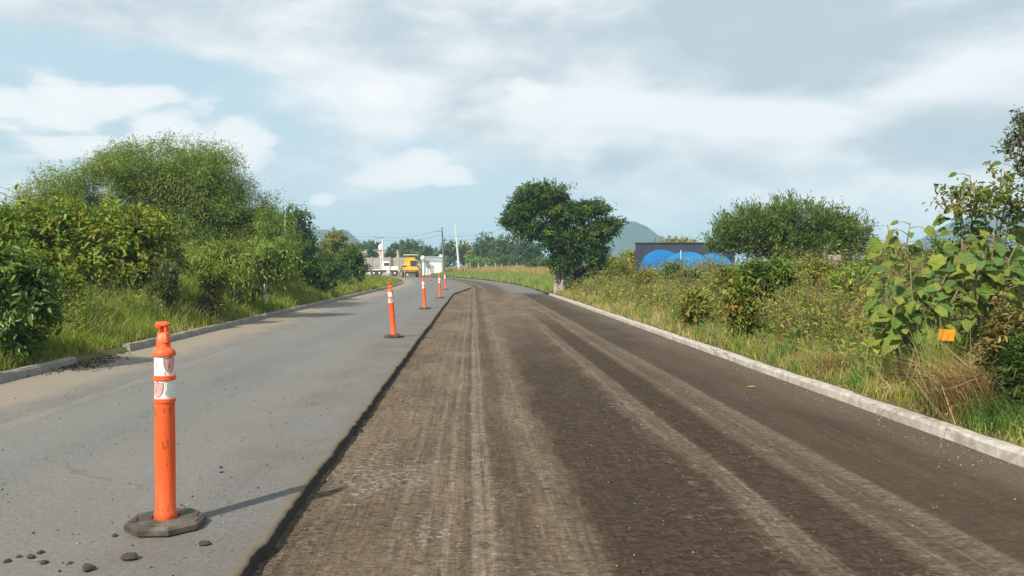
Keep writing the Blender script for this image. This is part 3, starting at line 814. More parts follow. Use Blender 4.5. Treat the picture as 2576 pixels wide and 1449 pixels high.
plant('olive_bush', 'feathery olive bush drooping at the foot of the feathery tree', 'bush', ground_pt(590, 23),
      [blob(560, 640, 95, 42, 23, .9), blob(660, 625, 85, 50, 23, .9), blob(700, 660, 50, 45, 23, .7), blob(610, 675, 110, 35, 23, .9)],
      'mesquite', 620, 20, 0.13, 0.034, r0=0.06, fork=0.4, seed=14, stems=2, nsub=25, twig=0.6, droop=0.6, spread=0.3, shell=0.4, gap=0.33, along=0.75)
plant('dark_bush', 'low dark green bush where the left hedge meets the verge grass', 'bush', ground_pt(775, 35),
      [blob(780, 680, 62, 42, 35, .9), blob(735, 672, 60, 45, 35, 1.0), blob(800, 705, 45, 32, 35, .7), blob(740, 640, 45, 40, 35, .8)],
      'dark', 420, 20, 0.15, 0.07, r0=0.06, fork=0.4, seed=15, stems=3, nsub=15, twig=0.5, gap=0.28)
plant('evergreen_tree', 'dark green rounded tree rising behind the feathery tree', 'tree', ground_pt(745, 58),
      [blob(740, 565, 42, 45, 58, 1.3), blob(710, 600, 50, 60, 58, 1.4), blob(765, 610, 32, 55, 58, 1.1), blob(735, 640, 60, 50, 58, 1.4)],
      'dark', 700, 16, 0.24, 0.10, r0=0.2, fork=1.6, seed=16, nsub=20, twig=0.7, gap=0.30, shell=.4)
plant('casuarina_tree', 'thin grey needle tree peeking over the feathery crown', 'tree', ground_pt(665, 66),
      [blob(668, 525, 24, 36, 66, .7), blob(655, 565, 30, 40, 66, .8), blob(685, 570, 26, 40, 66, .8)],
      'grey', 260, 16, 0.42, 0.05, r0=0.14, fork=3.0, seed=17, nsub=20, twig=0.9, droop=.5, gap=0.3, along=.8)
plant('olive_tree', 'grey olive tree with an open crown left of the truck', 'tree', ground_pt(852, 74),
      [blob(842, 608, 30, 30, 74, 1.0), blob(862, 625, 34, 30, 74, 1.0), blob(828, 632, 26, 24, 74, .9), blob(850, 650, 38, 25, 74, 1.1)],
      'olive', 420, 16, 0.28, 0.10, r0=0.16, fork=1.6, seed=18, nsub=24, twig=0.7, gap=0.38, bark='pale_bark')
plant('yellow_bush', 'rusty yellow bush below the grey olive tree', 'bush', ground_pt(822, 62),
      [blob(822, 655, 26, 26, 62, .8), blob(840, 675, 34, 26, 62, .9)], [(0.26, 0.16, 0.05), (0.18, 0.17, 0.05), (0.12, 0.14, 0.04)], 200, 14, 0.22, 0.09, r0=0.05, fork=.5, seed=19, nsub=10, twig=.5)
plant('roadside_bush', 'small round tree leaning over the far end of the left kerb', 'bush', P(49.5, -6.6, .1),
      [blob(885, 650, 36, 30, 49, .9), blob(900, 678, 30, 26, 49, .8), blob(868, 680, 34, 30, 49, .9), blob(895, 640, 22, 22, 49, .7), blob(860, 706, 34, 22, 48, .7)],
      'mid', 420, 16, 0.19, 0.08, r0=0.10, fork=0.9, seed=20, nsub=20, twig=0.55, gap=0.3)
plant('hedge_bush', 'dark leafy bush between the left verge and the roadside tree', 'bush', ground_pt(838, 44),
      [blob(838, 690, 40, 34, 44, .9), blob(812, 680, 36, 36, 44, .9), blob(850, 715, 30, 22, 44, .7)], 'dark', 330, 16, 0.18, 0.08, r0=.06, fork=.4, seed=21, stems=3, nsub=12, twig=.5, gap=.28)
# tall weeds of the left verge, in front of the shrubs
for i, (x, d, yt, yb, hw, c, lab, sd) in enumerate([
    (330, 19.0, 665, 740, 55, 'weed', 'tall pale weed clump in front of the wide leafy shrub', 31),
    (420, 18.0, 645, 745, 30, 'grey', 'pale grey-green upright weed before the dark gap under the trees', 32),
    (545, 20.0, 640, 740, 45, 'broad', 'bright leafy sapling at the foot of the olive bush', 34),
    (170, 15.0, 665, 770, 50, 'broad', 'leafy weed rising right of the dark glossy shrub', 36),
    (640, 25.0, 680, 745, 60, 'yellow', 'yellow-green weed clump below the olive bush', 37),
    (530, 19.8, 730, 800, 26, 'brown', 'dry brown weed standing close to the left kerb', 38)]):
    rng = np.random.default_rng(sd); hw *= .75; yt += 12
    plant('weed_clump', lab, 'weeds', ground_pt(x, d), auto_blobs(x, yt, yb, hw, d, rng, 4), c, 190, 16, 0.10, 0.030, group='weeds of the left verge', r0=0.018, fork=0.3, seed=sd, stems=4, nsub=30, bark='stem',
          crown='leaves', trunk='stems', twig=0.34, droop=0.25, spread=0.4, up=0.9, shell=0.6, gap=0.25, kind=6)

# ------------------------------------------------------------------ RIGHT SIDE TREES AND SHRUBS
base_t = P(42.6, 4.45, 0.06)
plant('roadside_tree', 'dark green spreading tree standing at the right kerb of the bend', 'tree', base_t,
      [blob(1372, 488, 72, 30, 42.4, 1.3), blob(1325, 520, 52, 26, 42.4, 1.1), blob(1295, 552, 36, 22, 42.4, .9), blob(1425, 535, 56, 30, 42.4, 1.4), blob(1490, 522, 42, 20, 42.4, 1.0),
       blob(1535, 562, 34, 18, 42.4, .8), blob(1500, 580, 52, 24, 42.4, 1.2), blob(1350, 575, 60, 24, 42.4, 1.2), blob(1420, 600, 70, 30, 42.4, 1.4), blob(1480, 632, 50, 26, 42.4, 1.0), blob(1415, 655, 40, 26, 42.4, .9), blob(1505, 668, 24, 26, 42.4, .7)],
      [(0.045, 0.100, 0.020), (0.075, 0.135, 0.024), (0.12, 0.175, 0.028), (0.055, 0.115, 0.026)], 2600, 18, 0.18, 0.060, r0=0.15, fork=1.7, seed=41, stems=3, nsub=70, bark='pale_bark',
      twig=0.50, droop=0.3, spread=0.35, shell=0.45, gap=0.30, gfreq=1.4, up=0.35, lump=0.35, along=.6)
plant('thorn_tree', 'low spiky acacia with a flat wide crown right of the blue mural wall', 'tree', ground_pt(1985, 28),
      [blob(1900, 570, 90, 45, 28, 1.0), blob(1985, 555, 80, 42, 28, 1.1), blob(2070, 570, 80, 42, 28, 1.0), blob(2130, 590, 60, 42, 28, .9), blob(1990, 615, 150, 45, 28, 1.3), blob(1840, 600, 60, 38, 28, .8), blob(2080, 630, 110, 35, 28, 1.0)],
      [(0.11, 0.175, 0.045), (0.14, 0.205, 0.05), (0.165, 0.215, 0.052)], 2600, 20, 0.12, 0.034, r0=0.13, fork=0.9, seed=42, stems=2, nsub=80, twig=0.62, droop=-0.1, spread=0.22, shell=0.40, gap=0.30, up=0.45, lump=0.35, along=0.8)
# scrub and tall weeds of the right verge
R_WEEDS = [
    (1560, 36, 655, 705, 60, 'weed', 'tawny scrub right behind the roadside tree', 51, .13),
    (1610, 33, 680, 710, 40, 'weed', 'green scrub below the left end of the mural wall', 52, .13),
    (1830, 20, 668, 760, 52, 'weed', 'tall leafy weed hiding the right of the blue mural', 55, .14),
    (1890, 17, 655, 745, 62, 'mid', 'tall castor-like weed in front of the thorn tree', 56, .15),
    (2170, 19, 645, 705, 75, 'mid', 'scrub right of the ruined grey wall', 61, .12),
    (1745, 25, 672, 730, 34, 'grey', 'grey-green scrub in front of the blue mural', 54, .14),
    (1960, 17, 650, 760, 50, 'mid', 'dark leafy weed below the middle of the thorn tree', 59, .15),
    (2050, 19, 648, 720, 70, 'weed', 'scrub bank hiding most of the ruined grey wall', 60, .13),
    (2140, 15, 665, 760, 60, 'bright', 'bright green upright weed patch left of the big leaved shrub', 63, .13),
    (1620, 29, 676, 730, 50, 'weed', 'tawny weed bank below the left end of the mural', 64, .12),
    (1690, 31, 660, 705, 30, 'mid', 'green scrub overlapping the middle of the blue mural', 70, .15),
    (1745, 17.5, 722, 805, 32, 'weed', 'dark ragged weed standing near the right kerb', 58, .13),
    (1865, 14.5, 700, 830, 42, 'weed', 'reddish stalked leafy weed near the right kerb', 57, .13),
    (2420, 12.5, 610, 720, 100, 'dark', 'dark scrub behind the big leaved shrub', 65, .13),
    (2590, 12.0, 590, 760, 80, 'mid', 'green scrub at the right edge behind the tall stalk', 66, .13),
    (2545, 7.4, 770, 960, 60, 'brown', 'brown and green thicket at the right edge by the kerb', 67, .055),
    (2590, 7.0, 850, 1010, 45, 'dark', 'dark leafy thicket cut by the right edge', 68, .06),
]
for (x, d, yt, yb, hw, c, lab, sd, ls) in R_WEEDS:
    rng = np.random.default_rng(sd)
    near = d < 8
    if not near: hw *= .74; ls *= .72
    plant('weed_clump' if d < 20 else 'scrub_bush', lab, 'weeds' if d < 20 else 'bush', ground_pt(x, d, .12), auto_blobs(x, yt + (0 if near else 8), yb, hw, d, rng, 5), c, 420 if near else 210, 18, ls * 1.1, ls * .40,
          group='weeds of the right verge', r0=0.014, fork=0.35, seed=sd, stems=6, nsub=50, bark='stem', crown='leaves', trunk='stems', twig=ls * 3.4, droop=0.3, spread=0.5, up=0.7, shell=0.6, gap=0.36, kind=6, lump=.6)

# big heart-shaped leaves, each its own object
def big_leaf_mesh(i, rng, c):  # noqa
    n = 9; pts = []
    for k in range(n):
        t = k / (n - 1)
        w = 0.50 * math.sin(math.pi * min(1, (t * .90 + .10))) ** .75 * (1 - .42 * t) * (1 + rng.uniform(-.16, .14))
        y = -0.10 * (1 - t) ** 3 * (w > .2) + t
        pts.append((w, y))
    V = []; F = []
    curl = rng.uniform(.10, .50); bend = rng.uniform(.15, .75)
    for (w, y) in pts:
        zc = -bend * y * y * .6
        V += [(-w, y, zc + curl * w - .1 * w * w + rng.uniform(-.03, .03)), (0, y, zc), (w, y, zc + curl * w - .1 * w * w + rng.uniform(-.03, .03))]
    for k in range(n - 1):
        for j in range(2): F.append((k * 3 + j, k * 3 + j + 1, k * 3 + j + 4, k * 3 + j + 3))
    return np_mesh('leaf', np.array(V), np.array(F), col=np.repeat(np.array([c]), len(F), axis=0) * (1 + .06 * rng.standard_normal((len(F), 1))), smooth=True)
_r = np.random.default_rng(5)
LEAF_C = [(0.115, 0.195, 0.030), (0.165, 0.24, 0.036), (0.090, 0.160, 0.036), (0.23, 0.265, 0.038), (0.12, 0.20, 0.05), (0.19, 0.225, 0.04), (0.62, 0.42, 0.02)]
def veined_leaf_mat():
    m = leaf_mat('veined_leaf', 0.28, 0.45, 0.3); t = NT(m.node_tree); b = t.n['Principled BSDF']
    v = t.n.new('ShaderNodeTexCoord').outputs['Object']
    x, y, z = t.sep(v); ax_ = t.m('ABSOLUTE', x)
    rib = t.m('ABSOLUTE', t.sub(t.m('FRACT', t.mul(t.sub(y, t.mul(ax_, 0.75)), 6.0)), 0.5))
    h = t.add(t.ss(0.0, 0.14, rib), t.ss(0.0, 0.03, ax_), t.mul(t.noise(v, 9.0, 3.0), 1.2))
    t.l.new(t.bump(h, 0.5, 0.03), b.inputs['Normal'])
    return m
M['veined'] = veined_leaf_mat()
BIG = [[big_leaf_mesh(i, _r, c) for i in range(5)] for c in LEAF_C]
for row in BIG:
    for me in row: me.materials.append(M['veined'])
def big_leaf_plant(label, base, tops, size, seed, group, n_per, yellow=()):
    rng = random.Random(seed); base = Vector(base)
    o = empty('big_leaf_shrub', base); tag(o, label, 'shrub', group)
    mb = MB(); cnt = 0
    for (tp, dens) in tops:
        e = Vector(tp) - base
        mid = e * .5 + Vector((rng.uniform(-.15, .15), rng.uniform(-.1, .1), .15))
        b0 = Vector((rng.uniform(-.12, .12), rng.uniform(-.12, .12), 0))
        path = bez(b0, mid, e, 8); mb.tube(path, [.02, .018, .016, .014, .012, .010, .008, .006], 6)
        for k in range(int(n_per * dens)):
            t = rng.uniform(.30, 1.0); q = t * 7; i = min(int(q), 6); p = path[i].lerp(path[i + 1], q - i)
            a = rng.uniform(0, 2 * math.pi); pet = rng.uniform(.08, .26) * (1.25 - .5 * t)
            tipdir = Vector((math.cos(a), math.sin(a) * .8, rng.uniform(-.15, .55))).normalized()
            pe = p + tipdir * pet
            mb.tube([p, (p + pe) / 2 + Vector((0, 0, .02)), pe], [.005, .004, .003], 4)
            ci = rng.randrange(6)
            if cnt in yellow: ci = 6
            lf = link('leaf', BIG[ci][rng.randrange(5)], None, o)
            s = size * rng.uniform(.38, 1.12) * (1.0 if t < .9 else .7)
            yv = Vector((tipdir.x, tipdir.y, rng.uniform(-.9, .15))).normalized()
            nv = Vector((-.2 + rng.uniform(-.9, .9), -.55 + rng.uniform(-.8, .6), 1.0)); xv = yv.cross(nv).normalized(); zv = xv.cross(yv)
            R = Matrix((xv, yv, zv)).transposed().to_4x4()
            lf.matrix_parent_inverse = Matrix.Identity(4)
            lf.matrix_basis = Matrix.Translation(pe) @ R @ Matrix.Scale(s, 4)
            cnt += 1
    link('stem', mb.mesh('stem', True), M['stem'], o)
    return o
GB = 'big leaved shrubs of the right verge'
big_leaf_plant('big leaved shrub filling the middle of the right verge thicket', ground_pt(2310, 8.8, .2),
               [(W(2215, 680, 8.9), 1), (W(2290, 660, 8.7), 1.2), (W(2380, 690, 8.8), 1.1), (W(2240, 745, 8.6), 1), (W(2330, 760, 8.5), 1.1), (W(2410, 730, 8.6), .8), (W(2330, 820, 8.4), .5)], .20, 71, GB, 25, (9,))
big_leaf_plant('big leaved shrub with a bright yellow leaf right of the orange card', ground_pt(2470, 8.9, .2),
               [(W(2420, 600, 8.9), 1), (W(2500, 585, 9.0), 1.1), (W(2560, 610, 8.8), 1), (W(2450, 650, 8.7), 1), (W(2540, 660, 8.7), 1)], .20, 72, GB, 27, (4, 30))
big_leaf_plant('tall big leaved shrub with the topmost leaf cluster at the right edge', ground_pt(2475, 10.2, .2),
               [(W(2405, 470, 10.2), 1), (W(2440, 440, 10.3), 1), (W(2520, 430, 10.2), 1), (W(2545, 480, 10.1), 1), (W(2480, 500, 10.2), 1), (W(2415, 510, 10.1), .8), (W(2560, 400, 10.3), .7)], .19, 73, GB, 22, (22,))
big_leaf_plant('isolated sprig of big upright leaves against the sky', ground_pt(2275, 10.0, .2),
               [(W(2232, 565, 10.0), 1), (W(2290, 560, 10.0), 1.1), (W(2260, 600, 9.9), 1), (W(2320, 610, 9.9), .7)], .205, 74, GB, 15)
plant('climbing_vine', 'small leaved vine tangled over the tall big leaved shrub', 'vine', ground_pt(2470, 10.0, .2),
      [blob(2420, 490, 60, 45, 10, .25), blob(2500, 470, 60, 50, 10, .3), blob(2470, 540, 50, 40, 10, .25), blob(2555, 520, 40, 60, 10, .25)], [(0.17, 0.22, 0.05), (0.14, 0.19, 0.045), (0.24, 0.21, 0.07)],
      80, 14, .06, .03, r0=.012, fork=.8, seed=75, nsub=40, bark='stem', crown='leaves', trunk='stems', twig=.2, kind=6, gap=.38)
plant('tall_stalk_shrub', 'thin tall shrub with small dark leaves cut by the right edge', 'shrub', ground_pt(2585, 9.0, .2),
      [blob(2575, 300, 16, 34, 9.0, .12), blob(2560, 350, 34, 22, 9.0, .15), blob(2590, 400, 36, 40, 9, .2), blob(2545, 378, 24, 9, 9, .1)], [(0.11, 0.15, 0.07), (0.17, 0.13, 0.09), (0.13, 0.18, 0.07)],
      70, 14, .05, .022, r0=.016, fork=1.8, seed=76, nsub=30, bark='stem', crown='leaves', trunk='stems', twig=.16, kind=6, gap=.3, spread=.5)

# ------------------------------------------------------------------ BACKGROUND TREES
BG = [ # x, top, bottom, half width, distance, colour, label
    (1225, 590, 664, 50, 152, 'mid', 'green tree directly right of the leaning white pole'),
    (1275, 592, 664, 46, 146, 'mid', 'green tree left of the pole that stands by the roadside tree'),
    (1335, 602, 668, 44, 128, 'dark', 'dark tree half behind the roadside tree'),
    (1190, 632, 664, 24, 156, 'bright', 'bright low bush at the foot of the leaning white pole'),
    (1130, 604, 670, 28, 170, 'mid', 'tree between the dark pole and the leaning white pole'),
    (1080, 616, 668, 34, 175, 'mid', 'tree right above the white shed'),
    (1038, 604, 660, 32, 185, 'mid', 'rounded tree above the yellow machine'),
    (1015, 606, 655, 20, 215, 'grey', 'hazy tree behind the rounded tree above the machine'),
    (990, 614, 655, 20, 190, 'dark', 'dark tree right of the crossarm pole'),
    (945, 610, 650, 18, 195, 'dark', 'dark tree left of the crossarm pole'),
    (922, 607, 645, 16, 205, 'dark', 'pointed dark tree above the tan house'),
    (898, 612, 650, 18, 190, 'mid', 'tree above the left end of the block wall'),
    (1168, 608, 666, 20, 172, 'olive', 'brownish tree just right of the leaning white pole'),
    (936, 628, 654, 14, 157, 'dark', 'small dark tree in front of the left half of the tan house'),
    (984, 626, 652, 14, 158, 'mid', 'small tree in front of the right half of the tan house'),
    (1468, 665, 738, 42, 44.5, 'dark', 'dark brush bush around the foot of the roadside tree'),
    (1430, 610, 690, 40, 70, 'dark', 'dark bush mass behind the trunk of the roadside tree'),
    (1290, 642, 668, 60, 140, 'mid', 'low hedge bush at the back of the golden field'),
    (1215, 648, 668, 40, 148, 'bright', 'low bright bush at the back of the golden field'),
    (1360, 650, 676, 36, 112, 'mid', 'low bush at the right end of the golden field'),
    (2250, 620, 690, 90, 34, 'weed', 'distant scrub under the right hill'),
    (2420, 600, 700, 110, 30, 'mid', 'distant scrub under the right hill top'),
    (1545, 645, 690, 45, 50, 'yellow', 'yellowish scrub between the roadside tree and the mural wall'),
    (1700, 598, 640, 62, 62, 'yellow', 'yellow-green shrubs showing over the mural wall'),
    (1585, 630, 680, 25, 58, 'yellow', 'yellow-green scrub at the left end of the mural wall'),
    (60, 560, 680, 140, 40, 'mid', 'tree behind the left edge of the broad feathery tree'),
    (-20, 520, 690, 90, 36, 'grey', 'grey-green tree at the left frame edge'),
    (600, 600, 690, 120, 44, 'dark', 'dark backing trees behind the feathery tree'),
    (330, 600, 690, 160, 40, 'dark', 'dark backing trees behind the broad leafy shrub'),
]
for i, (x, yt, yb, hw, d, c, lab) in enumerate(BG):
    rng = np.random.default_rng(200 + i)
    k = d / F_PX; area = hw * (yb - yt)
    L = max(0.14, d * 0.0030)
    plant('bush' if (yb - yt) < 52 or 'scrub' in lab or 'bush' in lab else 'tree', lab, 'bush' if 'scrub' in lab or 'bush' in lab or 'shrub' in lab else 'tree', ground_pt(x, d, .1), auto_blobs(x, yt, yb, hw, d, rng, 6), c,
          int(min(420, 90 + area * .06)), 14, L, L * .45, group='background trees and scrub', r0=0.0016 * d + .03, fork=max(.5, 12 * k), seed=200 + i, stems=2, nsub=14, twig=max(.5, hw * k * .30), gap=.30, shell=.45, lump=.4, up=.35)
# ------------------------------------------------------------------ GRASS
def blades(name, s, u, h, w, lean, cols, rng, label, var=.18, curve=.5, clump=None):
    n = len(s); z0 = verge_z(s, u)
    x, y = P_np(s, u); pos = np.stack([x, y, z0 - .02], 1)
    a = rng.random(n) * 6.283 if clump is None else clump + rng.standard_normal(n) * .8
    ld = np.stack([np.cos(a), np.sin(a), a * 0], 1)
    b = rng.random(n) * 6.283; sd = np.stack([np.cos(b), np.sin(b), b * 0], 1)
    h1 = (h * .55)[:, None]; h2 = h[:, None]; le = (lean * h)[:, None]; wd = w[:, None]
    up = np.array([[0, 0, 1.0]])
    p1 = pos + up * h1 + ld * le * .3; p2 = pos + up * h2 * (1 - .35 * lean[:, None]) + ld * le
    V = np.stack([pos - sd * wd * .5, pos + sd * wd * .5, p1 - sd * wd * .42, p1 + sd * wd * .42, p2 - sd * wd * .06, p2 + sd * wd * .06], 1).reshape(-1, 3)
    i = np.arange(n)[:, None] * 6
    F = np.stack([i + np.array([0, 1, 3, 2]), i + np.array([2, 3, 5, 4])], 1).reshape(-1, 4)
    o = link(name, np_mesh(name, V, F, col=np.repeat(cols, 2, axis=0)), M['grass'])
    tag(o, label, 'grass', kind='stuff'); return o
def scatter(n, s0, s1, power, rng):
    """positions along the road, denser near the camera"""
    t = rng.random(n); return s0 * (s1 / s0) ** (t ** power)
def tuft_positions(n_t, per, s0, s1, u0, u1, rad, rng, ubias=1.0, power=1.0):
    st = scatter(n_t, s0, s1, power, rng); ut = u0 + (u1 - u0) * rng.random(n_t) ** ubias
    s = np.repeat(st, per) + rng.standard_normal(n_t * per) * rad; u = np.repeat(ut, per) + rng.standard_normal(n_t * per) * rad
    return s, u, np.repeat(np.arange(n_t), per)
def grass_cols(n, k, nt, sets, weights, rng, var=.14):
    S = np.array(sets, float); pick = rng.choice(len(S), nt, p=np.array(weights) / sum(weights))
    c = S[pick][k] * (1 + var * rng.standard_normal((n, 1))) * (1 + .05 * rng.standard_normal((n, 3)))
    return np.clip(c, .01, .8)
def lod_w(s): return 0.0045 + 0.00055 * np.maximum(s, 0)
rg = np.random.default_rng(77)
# left verge
def grass_left(nt, per, s0, s1, o0, o1, hlo, hhi, sets, wts, label, rad=.10):
    s, u, k = tuft_positions(nt, per, s0, s1, U_L - o0, U_L - o1, rad, rg)
    ok = (u < U_L - .19); s, u, k = s[ok], u[ok], k[ok]; n = len(s)
    out = U_L - u; th = (hlo + (hhi - hlo) * np.clip(out / 2.2, 0, 1)) * (.55 + .75 * vnoise(np.stack([s, u, s * 0], 1), .8, 41)) * (.75 + .5 * rg.random(nt))[k]
    h = th * (.5 + .6 * rg.random(n))
    return blades('verge_grass', s, u, h, lod_w(s) * (.7 + .6 * rg.random(n)), .15 + .55 * rg.random(n), grass_cols(n, k, nt, sets, wts, rg), rg, label)
G1, G2, G3 = (0.18, 0.25, 0.034), (0.27, 0.30, 0.046), (0.13, 0.20, 0.034)
STR, STR2, BRN = (0.46, 0.37, 0.17), (0.38, 0.32, 0.13), (0.28, 0.19, 0.085)
grass_left(3600, 24, 7, 48, .18, 4.2, .28, 1.15, [G1, G2, G3, STR2], [4, 4, 3, 1.2], 'tall green grass along the left verge')
grass_left(700, 20, 7, 40, .16, .9, .12, .30, [G2, STR, STR2, BRN], [3, 2, 2, 1], 'short dry grass at the back of the left kerb')
grass_left(900, 16, 48, 86, .3, 6, .22, .46, [G1, G2, (0.17, 0.21, 0.04)], [2, 3, 3], 'bright green grass on the far left verge')
# right verge
def grass_right(nt, per, s0, s1, o0, o1, hlo, hhi, sets, wts, label, rad=.10, lean=(.15, .55), ub=1.0, hfar=2.2):
    s, u, k = tuft_positions(nt, per, s0, s1, U_R + o0, U_R + o1, rad, rg, ub)
    ok = (u > U_R + .19); s, u, k = s[ok], u[ok], k[ok]; n = len(s)
    out = u - U_R; th = (hlo + (hhi - hlo) * np.clip(out / hfar, 0, 1)) * (.5 + .8 * vnoise(np.stack([s, u, s * 0], 1), .9, 43)) * (.7 + .6 * rg.random(nt))[k]
    h = np.minimum(th * (.5 + .6 * rg.random(n)), .85 + .35 * rg.random(n))
    return blades('verge_grass', s, u, h, lod_w(s) * (.7 + .6 * rg.random(n)), lean[0] + lean[1] * rg.random(n), grass_cols(n, k, nt, sets, wts, rg), rg, label)
grass_right(4200, 24, 4.2, 46, .18, 6.5, .22, .85, [G1, G2, STR, STR2, G3], [2.5, 4, 5, 6, 1], 'mixed green and straw grass along the right verge')
grass_right(1300, 22, 4.2, 40, .16, 1.6, .12, .40, [STR, STR2, BRN, G2], [5, 4, 1.5, 2], 'dry straw grass leaning over the right kerb', lean=(.4, .8))
grass_right(260, 34, 5.0, 22, .25, 2.4, .40, .60, [(0.10, 0.22, 0.045), (0.14, 0.24, 0.045)], [1, 1], 'lush green grass tussocks beside the right kerb', rad=.09)
grass_right(1500, 16, 8, 44, 1.6, 6.5, .6, 1.15, [STR, STR2, G2, (0.30, 0.27, 0.09)], [3, 4, 3, 3], 'tall straw and green stalks standing behind the right verge', lean=(.05, .35))
# the golden field beyond the bend
def field(nt, per, s0, s1, u0, u1, hh, sets, wts, label):
    s, u, k = tuft_positions(nt, per, s0, s1, u0, u1, .3, rg); n = len(s)
    h = hh * (.5 + .7 * rg.random(n)) * (.7 + .5 * vnoise(np.stack([s, u, s * 0], 1), .25, 44))
    blades('field_grass', s, u, h, lod_w(s) * 1.3 * (.7 + .6 * rg.random(n)), .1 + .4 * rg.random(n), grass_cols(n, k, nt, sets, wts, rg), rg, label)
field(1800, 18, 47, 150, 4.4, 9.5, .5, [(0.19, 0.27, 0.055), (0.24, 0.30, 0.065), (0.30, 0.26, 0.09)], [3, 3, 1], 'green grass band beside the far bend')
field(2600, 18, 56, 165, 8.5, 34, .9, [(0.46, 0.33, 0.12), (0.40, 0.27, 0.10), (0.32, 0.29, 0.09)], [3, 2, 2], 'golden dry grass of the field beyond the bend')
field(900, 18, 20, 60, 8.5, 20, .9, [(0.22, 0.25, 0.06), (0.31, 0.28, 0.10), (0.17, 0.20, 0.055)], [3, 2, 2], 'rough tawny grass behind the right verge')
# straw tussock by the right kerb
def tussock(s0, u0, n, hh, rad, label, cols, seed, lean=(.5, .9)):
    rng = np.random.default_rng(seed)
    s = s0 + rng.standard_normal(n) * rad; u = np.maximum(u0 + rng.standard_normal(n) * rad, U_R + .2)
    c = palette(n, cols, .15, rng)
    o = blades('straw_tussock', s, u, hh * (.45 + .65 * rng.random(n)), .006 + .006 * rng.random(n), lean[0] + lean[1] * rng.random(n), c, rng, label)
    del o['kind']; return o
tussock(7.35, 4.72, 2300, .80, .19, 'collapsed straw-coloured grass tussock at the right edge of the verge', [STR, (0.54, 0.41, 0.20), (0.46, 0.31, 0.13), BRN], 81)
tussock(10.4, 4.66, 600, .50, .16, 'smaller straw tussock midway along the right kerb', [STR, STR2, (0.40, 0.29, 0.12)], 82)
tussock(7.78, 4.47, 300, .95, .075, 'upright green and straw grass in front of the orange card', [(0.16, 0.24, 0.05), STR2, (0.22, 0.28, 0.06)], 84, lean=(.05, .3))
tussock(6.85, 4.48, 420, .42, .12, 'fresh green tussock beside the straw heap at the right edge', [(0.09, 0.18, 0.035), (0.12, 0.20, 0.04)], 83, lean=(.2, .5))

# ------------------------------------------------------------------ leafy weeds growing through the grass
def weeds(label, n, s0, s1, u0, u1, hlo, hhi, leafL, sets, wts, seed, per=13, ubias=1.0, nf=.7, keep=.0):
    rng = np.random.default_rng(seed); sg = 1 if u0 > 0 else -1
    s = scatter(n, s0, s1, 1.0, rng); u = u0 + (u1 - u0) * rng.random(n) ** ubias
    q = vnoise(np.stack([s, u, s * 0], 1), nf, seed); ok = q > keep; s, u, q = s[ok], u[ok], q[ok]; n = len(s)
    out = np.abs(u) - (U_R if sg > 0 else -U_L)
    h = (hlo + (hhi - hlo) * np.clip(out / 3.0, 0, 1)) * (.35 + 1.1 * q) * (.7 + .5 * rng.random(n))
    h = np.minimum(h, 1.0 + .75 * rng.random(n) ** 2)
    x, y = P_np(s, u); b = np.stack([x, y, verge_z(s, u)], 1)
    lean = rng.standard_normal((n, 2)) * .16
    tip = b + np.concatenate([lean * h[:, None], h[:, None]], 1)
    T = .22 + .78 * rng.random((n, per)); a = rng.random((n, per)) * 6.283
    sz = leafL * (.55 + .8 * rng.random((n, per))) * (1.15 - .5 * T) * (1 + .02 * s)[:, None]
    off = np.stack([np.cos(a), np.sin(a), .25 * np.ones_like(a)], -1)
    pos = b[:, None] + (tip - b)[:, None] * T[..., None] + off * (.03 + .10 * h[:, None] * (1.1 - T) * rng.random((n, per)))[..., None]
    ax = off + rng.standard_normal((n, per, 3)) * .35; ax[..., 2] += rng.uniform(-.5, .7, (n, per))
    nr = rng.standard_normal((n, per, 3)) * .45; nr[..., 2] += 1; nr[..., 1] -= .35; nr[..., 0] -= .2
    V, F, fp = leaf_arrays(pos.reshape(-1, 3), ax.reshape(-1, 3), nr.reshape(-1, 3), sz.ravel(), sz.ravel() * .42, 6)
    S = np.array(sets, float); pick = rng.choice(len(S), n, p=np.array(wts) / sum(wts))
    c = np.repeat(S[pick] * (1 + .12 * rng.standard_normal((n, 1))), per, 0) * (1 + .13 * rng.standard_normal((n * per, 1)))
    # stalks
    w = (.004 + .0003 * s)[:, None]; sd = np.array([[1.0, 0, 0]])
    SV = np.stack([b - sd * w, b + sd * w, tip + sd * w * .4, tip - sd * w * .4], 1).reshape(-1, 3)
    SF = np.arange(n)[:, None] * 4 + np.arange(4)[None] + len(V)
    col = np.concatenate([np.repeat(np.clip(c, .01, .8), fp, 0), np.repeat(np.array([[.16, .12, .06]]), n, 0)])
    o = link('weed_growth', np_mesh('weed_growth', np.concatenate([V, SV]), np.concatenate([F, SF]), col=col), M['leaf'])
    tag(o, label, 'weeds', kind='stuff')
YG, DG, OL, RD, LG = (0.26, 0.30, 0.045), (0.11, 0.18, 0.032), (0.21, 0.215, 0.055), (0.26, 0.16, 0.06), (0.17, 0.26, 0.042)
weeds('messy bank of leafy weeds growing through the right verge grass', 4200, 7.5, 44, 4.8, 11.5, .40, 1.7, .085, [YG, DG, OL, RD, LG], [4, 3, 4, 1.2, 3], 61, keep=.20)
weeds('low leafy weeds between the dry grass of the right verge', 900, 5.5, 36, 4.5, 8.0, .25, .55, .06, [YG, OL, LG, RD], [4, 3, 3, 1], 62, keep=.42, nf=1.2)
weeds('leafy weeds growing through the left verge grass', 1500, 9, 46, -6.5, -11.5, .35, 1.15, .08, [YG, DG, OL, LG], [4, 2, 2, 4], 63, keep=.30)
weeds('far weeds beyond the right verge', 1000, 24, 70, 9, 24, .8, 1.15, .10, [YG, OL, DG], [4, 4, 2], 64, keep=.25)
